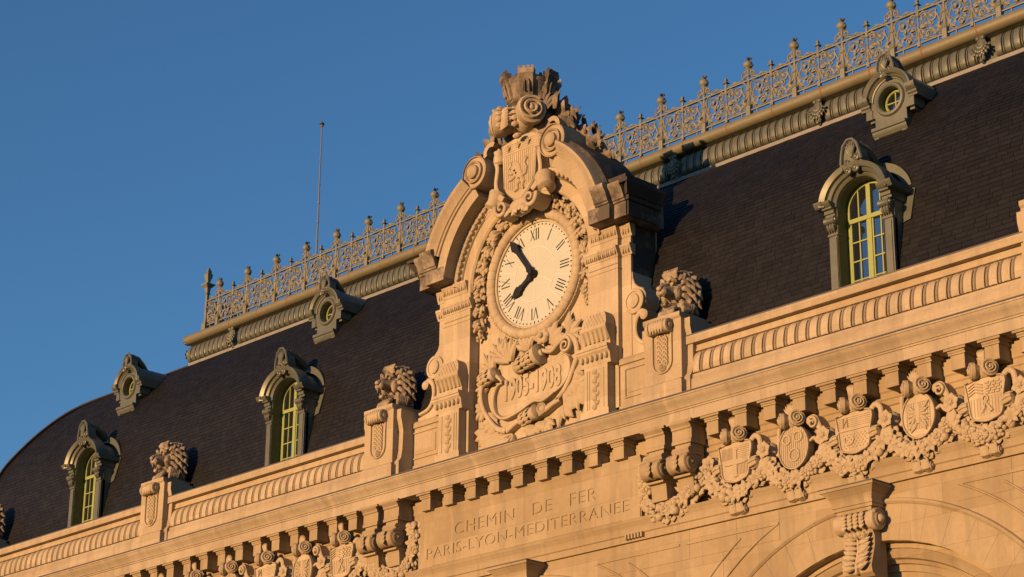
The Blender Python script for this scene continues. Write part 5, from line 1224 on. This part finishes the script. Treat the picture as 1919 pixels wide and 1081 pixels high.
for k in range(8):                                                                       # beard flowing onto the bracket
    x = -0.21 + 0.06 * k; h.loft([(x * 0.8, -0.22, 0.14), (x, -0.36, 0.04), (x * 1.05, -0.45, -0.10 - 0.05 * math.cos(k)), (x * 0.9, -0.43, -0.2)], [0.045, 0.048, 0.042, 0.018], [0.045, 0.05, 0.04, 0.02], (0, -1, 0), 7)
for sg in (-1, 1):
    for k in range(6): h.loft([(sg * (0.27 + 0.02 * k), -0.06 + 0.05 * k, 0.25), (sg * (0.36 + 0.015 * k), -0.16 + 0.05 * k, 0.08), (sg * (0.38 - 0.02 * k), -0.22 + 0.06 * k, -0.12)], [0.055, 0.058, 0.022], [0.055, 0.058, 0.022], (0, -1, 0), 7)
h.lathe([(0.36, 0.1), (0.39, 0.3), (0.36, 0.45), (0.2, 0.47)], (0, 0.0, 0.46), (0, 1, 0), 24)
h.box(-0.33, 0.33, -0.10, 0.42, -0.12, 0.24)
LME = remeshed(h, 'lion_head', LION, 0.0125, 0.014, 0.05, 2)
LLAB = ['lion head carving cut off by the left edge of the photo', 'weathered lion head on the parapet between the two left arched dormers', 'weathered lion head on the parapet just left of the clock pavilion', 'weathered lion head on the parapet just right of the clock pavilion', 'lion head carving cut off by the right edge of the photo']
for x, lb in zip(LIONS, LLAB):
    o = put('lion_head', LME, None, (x, -0.22, -2.02 + ZC), (0, 0, rng.uniform(-0.05, 0.05)), (0.78, 0.78, 0.98)); tag(o, lb, 'sculpture', 'carved lion heads on the parapet')

# ------------------------------------------------------------------ coats of arms and garlands on the frieze
def fruit_mass(path, r, n, seed, roses=3, grapes=0.5):
    q = random.Random(seed); m_ = MB(); P = smooth_pts(path, 10); k = len(P)
    m_.loft([(p[0], p[1] + 0.03, p[2]) for p in P], [r * 0.95] * k, [r * 0.6] * k, (0, -1, 0), 10)
    d = 0; last = Vector(P[0]); steps = [0]
    for i in range(1, k):
        d += (Vector(P[i]) - last).length; last = Vector(P[i])
        if d > 0.115: steps.append(i); d = 0
    ph = 0
    for i in steps:
        p = Vector(P[i]); t = (Vector(P[min(i + 1, k - 1)]) - Vector(P[max(i - 1, 0)])).normalized(); b = Vector((-t.z, 0, t.x)); ph += 1
        rim = [(-1, 0.95), (1, 0.95)]
        for sgn, w_ in rim:                                  # broad leaves peeping out along both edges
            c = p + b * sgn * r * 0.55 + Vector((0, 0.0, 0)); e = p + b * sgn * r * (1.15 + 0.35 * q.random()) + t * q.uniform(-0.08, 0.1) + Vector((0, -0.02, 0))
            m_.leaf(c, e, q.uniform(0.06, 0.09), 0.035, (b.x * sgn * 0.3, -1, b.z * sgn * 0.3), 0.05)
        u = q.random()
        if u < grapes:
            for j in range(17):
                a = q.uniform(0, 2 * PI); rr = r * 0.95 * math.sqrt(q.random()); o_ = t * rr * math.cos(a) * 0.8 + b * rr * math.sin(a); m_.sph(p + o_ + Vector((0, -0.075 - 0.065 * (1 - (rr / r) ** 2), 0)), q.uniform(0.034, 0.042), 8, 6)
        elif u < grapes + (1 - grapes) * 0.3:
            rose(m_, tuple(p + b * q.uniform(-0.35, 0.35) * r + Vector((0, -0.10, 0))), q.uniform(0.125, 0.15), q.random())
        elif u < grapes + (1 - grapes) * 0.5:
            for sgn in (-0.5, 0.5): m_.sph(p + b * sgn * r * q.uniform(0.8, 1.2) + t * q.uniform(-0.04, 0.04) + Vector((0, -0.085, 0)), (q.uniform(0.07, 0.092), 0.08, q.uniform(0.07, 0.092)), 12, 9)
        else:
            for j in range(6):
                a = 2 * PI * (j + q.random() * 0.6) / 6; m_.leaf(p + Vector((0, -0.07, 0)), p + (t * math.cos(a) + b * math.sin(a)) * q.uniform(0.13, 0.19) + Vector((0, -0.10 - 0.04 * q.random(), 0)), 0.05, 0.028, (0, -1, 0), 0.05)
    return m_
def rose(m_, c, r, ph):
    for lv, (rr, dy, n) in enumerate(((1.0, 0.0, 6), (0.62, -0.03, 5), (0.3, -0.05, 3))):
        for k in range(n):
            a = 2 * PI * (k + ph + 0.5 * lv) / n; m_.sph((c[0] + r * rr * 0.62 * math.cos(a), c[1] + dy, c[2] + r * rr * 0.62 * math.sin(a)), (r * 0.42 * (1.1 - 0.25 * lv), r * 0.32, r * 0.42 * (1.1 - 0.25 * lv)), 7, 5)
def flower(m_, c, r):
    for k in range(6):
        a = 2 * PI * k / 6 + 0.3; m_.leaf((c[0] + 0.15 * r * math.cos(a), c[1], c[2] + 0.15 * r * math.sin(a)), (c[0] + r * math.cos(a), c[1] - 0.05, c[2] + r * math.sin(a)), r * 0.42, 0.03, bow=0.03)
    m_.sph((c[0], c[1] - 0.05, c[2]), r * 0.28, 8, 6)
    for k in range(6):
        a = 2 * PI * k / 6; m_.sph((c[0] + r * 0.3 * math.cos(a), c[1] - 0.05, c[2] + r * 0.3 * math.sin(a)), r * 0.12, 6, 4)
HEATER = smooth_pts([(-0.33, 0.27), (-0.1, 0.325), (0.1, 0.325), (0.33, 0.27), (0.29, 0.0), (0.255, -0.24), (0.13, -0.305), (0.0, -0.33), (-0.13, -0.305), (-0.255, -0.24), (-0.29, 0.0), (-0.33, 0.27)], 3)[:-1]
OVAL = [(0.285 * math.sin(2 * PI * k / 36), 0.345 * math.cos(2 * PI * k / 36)) for k in range(36)]
def arms(x, kind, label, seed):
    A = thing('coat_of_arms', label, 'coat of arms', (x, FY - 0.20, -5.12), 'carved coats of arms along the frieze')
    q = random.Random(seed)
    oval = kind % 2 == 1
    sp_ = OVAL if oval else HEATER
    sho = obj('shield', MB().prism(sp_, -0.04, 0.12, 0.02), STONE2, A, (0, -0.055, 0.01)); sho.scale = (1.14, 1.0, 1.12)
    obj('shield_rim', MB().ribbon([(p[0] * 1.14, p[1] * 1.12 + 0.01, 0.03) for p in sp_ + sp_[:2]], -0.115, -0.03), CARVE, A)
    c = MB(); F_ = -0.046
    if kind == 0:
        for (a, b, cc_, d, e_) in ((-0.04, 0.04, -0.2, 0.18, 0.014), (-0.16, 0.16, -0.05, 0.03, 0.017)): c.box(a, b, F_ - e_, F_ + 0.02, cc_, d)
        for px, pz in ((0, 0.2), (0, -0.22), (-0.18, -0.01), (0.18, -0.01)): c.sph((px, F_, pz), (0.06, 0.022, 0.04), 8, 5)
        for k in range(9): c.box(-0.27 + 0.025 * k, -0.262 + 0.025 * k, F_ - 0.004, F_ + 0.02, 0.05, 0.24)
        for k in range(7): c.box(0.06, 0.28, F_ - 0.004, F_ + 0.02, 0.06 + 0.03 * k, 0.066 + 0.03 * k); c.box(0.06 + 0.03 * k, 0.067 + 0.03 * k, F_ - 0.0045, F_ + 0.02, -0.22, 0.0)
    elif kind == 1:
        for px, pz, r in ((-0.12, 0.13, 0.075), (0.10, 0.15, 0.085), (0.02, -0.13, 0.10)): c.arc([(r - 0.02, F_ + 0.01), (r - 0.016, F_ - 0.018), (r + 0.004, F_ - 0.018), (r + 0.008, F_ + 0.01)], (px, pz), 0, 2 * PI, 28)
        for k in range(13):
            xx = -0.24 + 0.04 * k; hh = 0.31 * math.sqrt(max(0, 1 - (xx / 0.27) ** 2)); c.box(xx - 0.005, xx + 0.005, F_ - 0.005, F_ + 0.02, -hh, hh)
    elif kind == 2:
        c.box(-0.29, 0.29, F_ - 0.012, F_ + 0.02, 0.03, 0.05)
        for k in range(6): c.box(-0.29, 0.29, F_ - 0.004, F_ + 0.02, 0.09 + 0.03 * k, 0.097 + 0.03 * k)
        for i in range(7):
            for j in range(6): c.sph((-0.2 + 0.065 * i + 0.03 * (j % 2), F_, -0.03 - 0.04 * j), 0.011, 5, 4)
        c.loft([(-0.2, F_, 0.24), (-0.2, F_, 0.1), (-0.12, F_, 0.22), (-0.12, F_, 0.1)], 0.016, 0.02)
        c.arc([(0.07, F_ + 0.01), (0.072, F_ - 0.016), (0.095, F_ - 0.016), (0.1, F_ + 0.01)], (-0.1, -0.1), 1.2, 5.0, 18)
    elif kind == 3:
        c.loft([(0, F_, 0.2), (0, F_, 0.05), (0, F_, -0.12)], [0.04, 0.075, 0.04], 0.03)
        for sg in (-1, 1):
            for k in range(5): c.leaf((sg * 0.05, F_, 0.06 - 0.02 * k), (sg * (0.2 - 0.01 * k), F_ - 0.01, 0.2 - 0.1 * k), 0.024, 0.022, bow=0.01)
            c.leaf((sg * 0.03, F_, -0.1), (sg * 0.14, F_ - 0.01, -0.24), 0.035, 0.022, bow=0.01)
        for k in range(12): c.box(-0.22, 0.22, F_ - 0.004, F_ + 0.02, -0.2 + 0.036 * k, -0.194 + 0.036 * k)
        for k in range(11): c.box(-0.2 + 0.04 * k, -0.194 + 0.04 * k, F_ - 0.0045, F_ + 0.02, -0.2, 0.2)
    else:
        for k in range(5):
            for j in range(3): c.box(0.02 + 0.09 * j + 0.03 * (k % 2) - 0.02, 0.09 + 0.09 * j + 0.03 * (k % 2) - 0.025, F_ - 0.012, F_ + 0.02, 0.06 + 0.04 * k, 0.092 + 0.04 * k)
        for k in range(4): c.loft([(-0.28, F_, 0.08 + 0.045 * k), (-0.17, F_, 0.13 + 0.045 * k), (-0.04, F_, 0.08 + 0.045 * k)], 0.01, 0.016)
        for k in range(11): c.box(-0.25 + 0.05 * k, -0.243 + 0.05 * k, F_ - 0.004, F_ + 0.02, -0.24, 0.03)
        c.arc([(0.035, F_ + 0.01), (0.036, F_ - 0.02), (0.055, F_ - 0.02), (0.058, F_ + 0.01)], (0, 0.0), 0, 2 * PI, 16)
        c.loft([(-0.08, F_, -0.2), (-0.02, F_, -0.12), (0.0, F_, -0.05), (0.05, F_, -0.13), (0.1, F_, -0.2)], 0.03, 0.03)
    obj('shield_charge', c, CARVE, sho)
    r_ = MB(); r_.rollbow((0.0, -0.03, 0.485), 0.145, 0.26, 0.62)
    obj('strapwork_roll', r_, CARVE, A)
    f = MB()
    for k in range(7):
        a = -0.85 + 0.28 * k
        if oval: f.leaf((0, -0.02, 0.55), (0.17 * math.sin(a) - 0.03, -0.10, 0.55 + 0.25 * math.cos(a)), 0.035, 0.035, bow=0.06)
        else: f.leaf((0, -0.02, 0.56), (0.10 * math.sin(a) - 0.01, -0.12, 0.56 + 0.27 * math.cos(a * 0.5)), 0.03, 0.035, bow=0.05)
    f.lathe([(0.06, 0.5), (0.045, 0.56), (0.07, 0.6)], (0, 0, 0), (0, -0.1, 1), 10)
    obj('leaf_finial', f, CARVE, A)
    s_ = MB()
    if oval:
        pts = smooth_pts([(0.27, 0.42, 0.13), (0.42, 0.46, 0.13), (0.50, 0.34, 0.12), (0.56, 0.22, 0.1)], 6); s_.ribbon([tuple(p) for p in pts], -0.06, 0.2)
        s_.scroll((0.42, 0.36), 0.11, 0.02, 1.4, -0.5, -0.10, 0.2, 0.06, 1)
        s_.ribbon([tuple(p) for p in smooth_pts([(0.34, 0.06, 0.05), (0.43, 0.1, 0.07), (0.5, 0.02, 0.07), (0.60, -0.04, 0.08)], 5)], -0.08, 0.2)
        obj('side_scroll', s_, CARVE, A); s_ = MB(); s_.ribbon([tuple(p) for p in smooth_pts([(-0.36, 0.42, 0.08), (-0.38, 0.2, 0.08), (-0.36, 0.02, 0.08), (-0.42, -0.06, 0.08)], 5)], -0.05, 0.2)
    else:
        pts = smooth_pts([(0.30, 0.34, 0.1), (0.40, 0.42, 0.1), (0.50, 0.36, 0.1), (0.53, 0.2, 0.1)], 6); s_.ribbon([tuple(p) for p in pts], -0.05, 0.2)
        obj('side_scroll', s_, CARVE, A); s_ = MB(); s_.ribbon([tuple(p) for p in smooth_pts([(-0.36, 0.28, 0.10), (-0.42, 0.12, 0.09), (-0.38, -0.06, 0.08)], 5)], -0.04, 0.2)
        for sg in (-1, 1):
            obj('side_scroll', s_, CARVE, A); s_ = MB()
            s_.lathe([(0.03, -0.13), (0.085, -0.1), (0.10, 0.0), (0.085, 0.08), (0.03, 0.1)], (sg * 0.42, -0.06, -0.07), (1, -0.1, 0.2), 14)
            for k in range(8): a = 2 * PI * k / 8; s_.loft([(sg * 0.42 - 0.09, -0.06 + 0.085 * math.cos(a), -0.09 + 0.085 * math.sin(a)), (sg * 0.42, -0.065 + 0.105 * math.cos(a), -0.07 + 0.105 * math.sin(a)), (sg * 0.42 + 0.08, -0.07 + 0.08 * math.cos(a), -0.055 + 0.08 * math.sin(a))], 0.014, 0.014, (0, -1, 0), 5)
    obj('side_scroll', s_, CARVE, A)
    fl = MB(); flower(fl, (0.66, -0.06, 0.09), 0.16); fl.sph((0.66, 0.08, 0.09), (0.17, 0.16, 0.17), 10, 7)
    fl.loft([(0.66, 0.02, -0.02), (0.64, -0.04, -0.14), (0.58, -0.05, -0.26)], [0.12, 0.13, 0.1], [0.1, 0.1, 0.08], (0, -1, 0), 8)
    obj('flower', fl, CARVE, A)
    sw = fruit_mass([(-0.62, 0.03, -0.20), (-0.43, 0.0, -0.42), (-0.15, -0.03, -0.58), (0.13, -0.03, -0.58), (0.43, 0.0, -0.42), (0.62, 0.03, -0.22)], 0.135, 120, seed, 2 if oval else 5, 0.5 if kind in (1, 4) else 0.12)
    obj('fruit_swag', sw, CARVE, A)
    ft = MB()
    for xx, dy in ((-0.09, 0.0), (0.10, -0.03)):
        pts = [(xx, 0.12, -0.62), (xx, -0.06, -0.66), (xx, -0.12, -0.78), (xx, -0.08, -0.90), (xx, 0.02, -0.93)]
        ft.loft([(p[0], p[1] + dy, p[2]) for p in pts], [0.085, 0.085, 0.08, 0.08, 0.075], [0.035] * 5, (0, -0.5, -0.5), 8)
        for s2 in (-1, 1): ft.lathe([(0.075, 0), (0.07, 0.02), (0.045, 0.01), (0.035, 0.03), (0, 0.04)], (xx + s2 * 0.075, dy - 0.02, -0.86), (s2, 0, 0), 12)
        ft.lathe([(0.07, -0.075), (0.07, 0.075)], (xx, dy - 0.02, -0.86), (1, 0, 0), 14)
    obj('scroll_foot', ft, CARVE, A)
    lf = MB()
    for k in range(8):
        a = R(100 + 160 * k / 7); lf.leaf((0.66 + 0.1 * math.sin(a), 0.14, -0.42), (0.66 + 0.26 * math.sin(a), 0.10, -0.45 + 0.18 * math.cos(a)), 0.045, 0.03)
    obj('leaf_sprig', lf, CARVE, A)
AX = [5.5 + 1.325 * k for k in range(6)]
RL = ['square-topped shield with a cross, first right of the inscription', 'oval shield with three raised rings on the right frieze', 'square-topped shield with letter and dotted field above the scrolled corbel', 'oval shield with a spread eagle on the right frieze', 'square-topped shield with brickwork and castle above the right arch', 'partly hidden oval shield at the right edge of the frieze']
LL = ['square-topped shield nearest to the left end of the inscription', 'oval shield second left of the inscription', 'low square-topped shield third left of the inscription', 'oval shield fourth left of the inscription at the bottom edge', 'square-topped shield fifth left of the inscription at the bottom edge', 'oval shield sixth left of the inscription at the bottom edge']
for k in range(6):
    arms(AX[k], k % 5 if k < 5 else 3, RL[k], 100 + k)
for k in range(6):
    arms(-AX[k], (4, 3, 2, 1, 0, 3)[k], LL[k], 200 + k)
for sg, lb in ((-1, 'hanging fruit garland below the two consoles left of the inscription'), (1, 'hanging fruit garland below the two consoles right of the inscription')):
    G_ = thing('fruit_garland', lb, 'garland', (sg * 4.0, FY - 0.16, -5.2), 'garlands beside the inscription')
    obj('swag', fruit_mass([(-sg * 0.72, 0, 0.5), (-sg * 0.74, 0, 0.1), (-sg * 0.70, 0, -0.2), (-sg * 0.45, -0.05, -0.46), (-sg * 0.05, -0.06, -0.5), (sg * 0.35, -0.05, -0.32), (sg * 0.66, -0.02, -0.02), (sg * 0.8, 0, 0.16)], 0.16, 210, 300 + sg, 7, 0.25), CARVE, G_)
    f_ = MB(); flower(f_, (sg * 0.83, -0.05, 0.18), 0.16); f_.sph((sg * 0.83, 0.08, 0.18), 0.16, 9, 6); obj('flower', f_, CARVE, G_)
    f_ = MB()
    for k in range(7): a = R(-60 + 20 * k); f_.leaf((sg * 0.15, 0.05, -0.2), (sg * 0.15 + 0.24 * math.sin(a), -0.02, -0.2 + 0.28 * math.cos(a)), 0.05, 0.03)
    obj('leaf_spray', f_, CARVE, G_)

# ------------------------------------------------------------------ keystone corbels
def corbel(x, label):
    K_ = thing('keystone_corbel', label, 'corbel', (x, WY, -7.65), 'scrolled keystone corbels')
    Z = lambda v: v + 7.65
    a = MB()
    for (hw_, y, z0, z1) in ((0.40, -0.36, -6.50, -6.44), (0.42, -0.38, -6.44, -6.40)): a.box(-hw_, hw_, y, 0.1, Z(z0), Z(z1))
    n = 8; vs = []; fs = []
    for k in range(n + 1):
        u = k / n; o_ = 0.13 * (1 - math.cos(u * PI / 2)); z = -6.40 + 0.22 * u; hw_ = 0.41 + o_; yf = -0.38 - o_
        vs += [(-hw_, 0.1, Z(z)), (-hw_, yf, Z(z)), (hw_, yf, Z(z)), (hw_, 0.1, Z(z))]
    for k in range(n): fs += [(4 * k + i, 4 * k + i + 1, 4 * k + 5 + i, 4 * k + 4 + i) for i in range(3)]
    a.add(vs, fs + [(0, 1, 2, 3), (4 * n, 4 * n + 1, 4 * n + 2, 4 * n + 3)])
    a.box(-0.56, 0.56, -0.53, 0.1, Z(-6.178), Z(-6.13)); a.box(-0.36, 0.36, -0.33, 0.1, Z(-6.56), Z(-6.50))
    obj('abacus', a, STONE3, K_)
    obj('lead_cap', MB().box(-0.575, 0.575, -0.545, 0.12, Z(-6.128), Z(-6.112)), LEADD, K_)
    r_ = MB().rollx((0, -0.20, Z(-6.70)), 0.185, 0.42, 0.84, 24)
    for i in range(4):
        for j in range(4): r_.leaf((-0.18 + 0.12 * i, -0.345, Z(-6.58 - 0.06 * j)), (-0.18 + 0.12 * i, -0.385, Z(-6.68 - 0.06 * j)), 0.055, 0.025)
    for sg in (-1, 1): r_.sph((sg * 0.43, -0.20, Z(-6.70)), 0.08, 12, 8)
    obj('scroll_roll', r_, CARVE, K_)
    b = MB().exx([(0.1, Z(-7.62)), (-0.22, Z(-7.64)), (-0.30, Z(-7.58)), (-0.32, Z(-7.48)), (-0.26, Z(-7.3)), (-0.20, Z(-7.1)), (-0.20, Z(-6.95)), (-0.26, Z(-6.86)), (-0.26, Z(-6.5)), (0.1, Z(-6.5))], -0.30, 0.30)
    obj('body', b, STONE3, K_)
    l_ = MB(); l_.loft([(0, -0.24, Z(-6.95)), (0, -0.24, Z(-7.2)), (0, -0.32, Z(-7.45)), (0, -0.32, Z(-7.6))], [0.03, 0.035, 0.04, 0.03], 0.04)
    q = random.Random(3)
    for sg in (-1, 1):
        for k in range(7):
            z = -6.98 - 0.085 * k; yy = lerp_tab([(-7.6, -0.32), (-7.45, -0.33), (-7.2, -0.25), (-6.9, -0.23)], z)
            l_.leaf((sg * 0.04, yy, Z(z)), (sg * 0.24, yy - 0.04, Z(z - 0.02 + 0.08 * q.random())), 0.06, 0.045, bow=0.05); l_.leaf((sg * 0.10, yy - 0.02, Z(z - 0.03)), (sg * 0.27, yy - 0.02, Z(z + 0.07)), 0.045, 0.03, bow=0.04)
    for k in range(5): l_.leaf((-0.16 + 0.08 * k, -0.22, Z(-7.0)), (-0.18 + 0.09 * k, -0.33, Z(-6.91 + 0.02 * (k % 2))), 0.055, 0.04, bow=0.05)
    obj('acanthus_leaf', l_, CARVE, K_)
corbel(0, 'scrolled keystone corbel at the bottom edge below the inscription')
corbel(BAY, 'scrolled keystone corbel with acanthus leaf above the right arch')
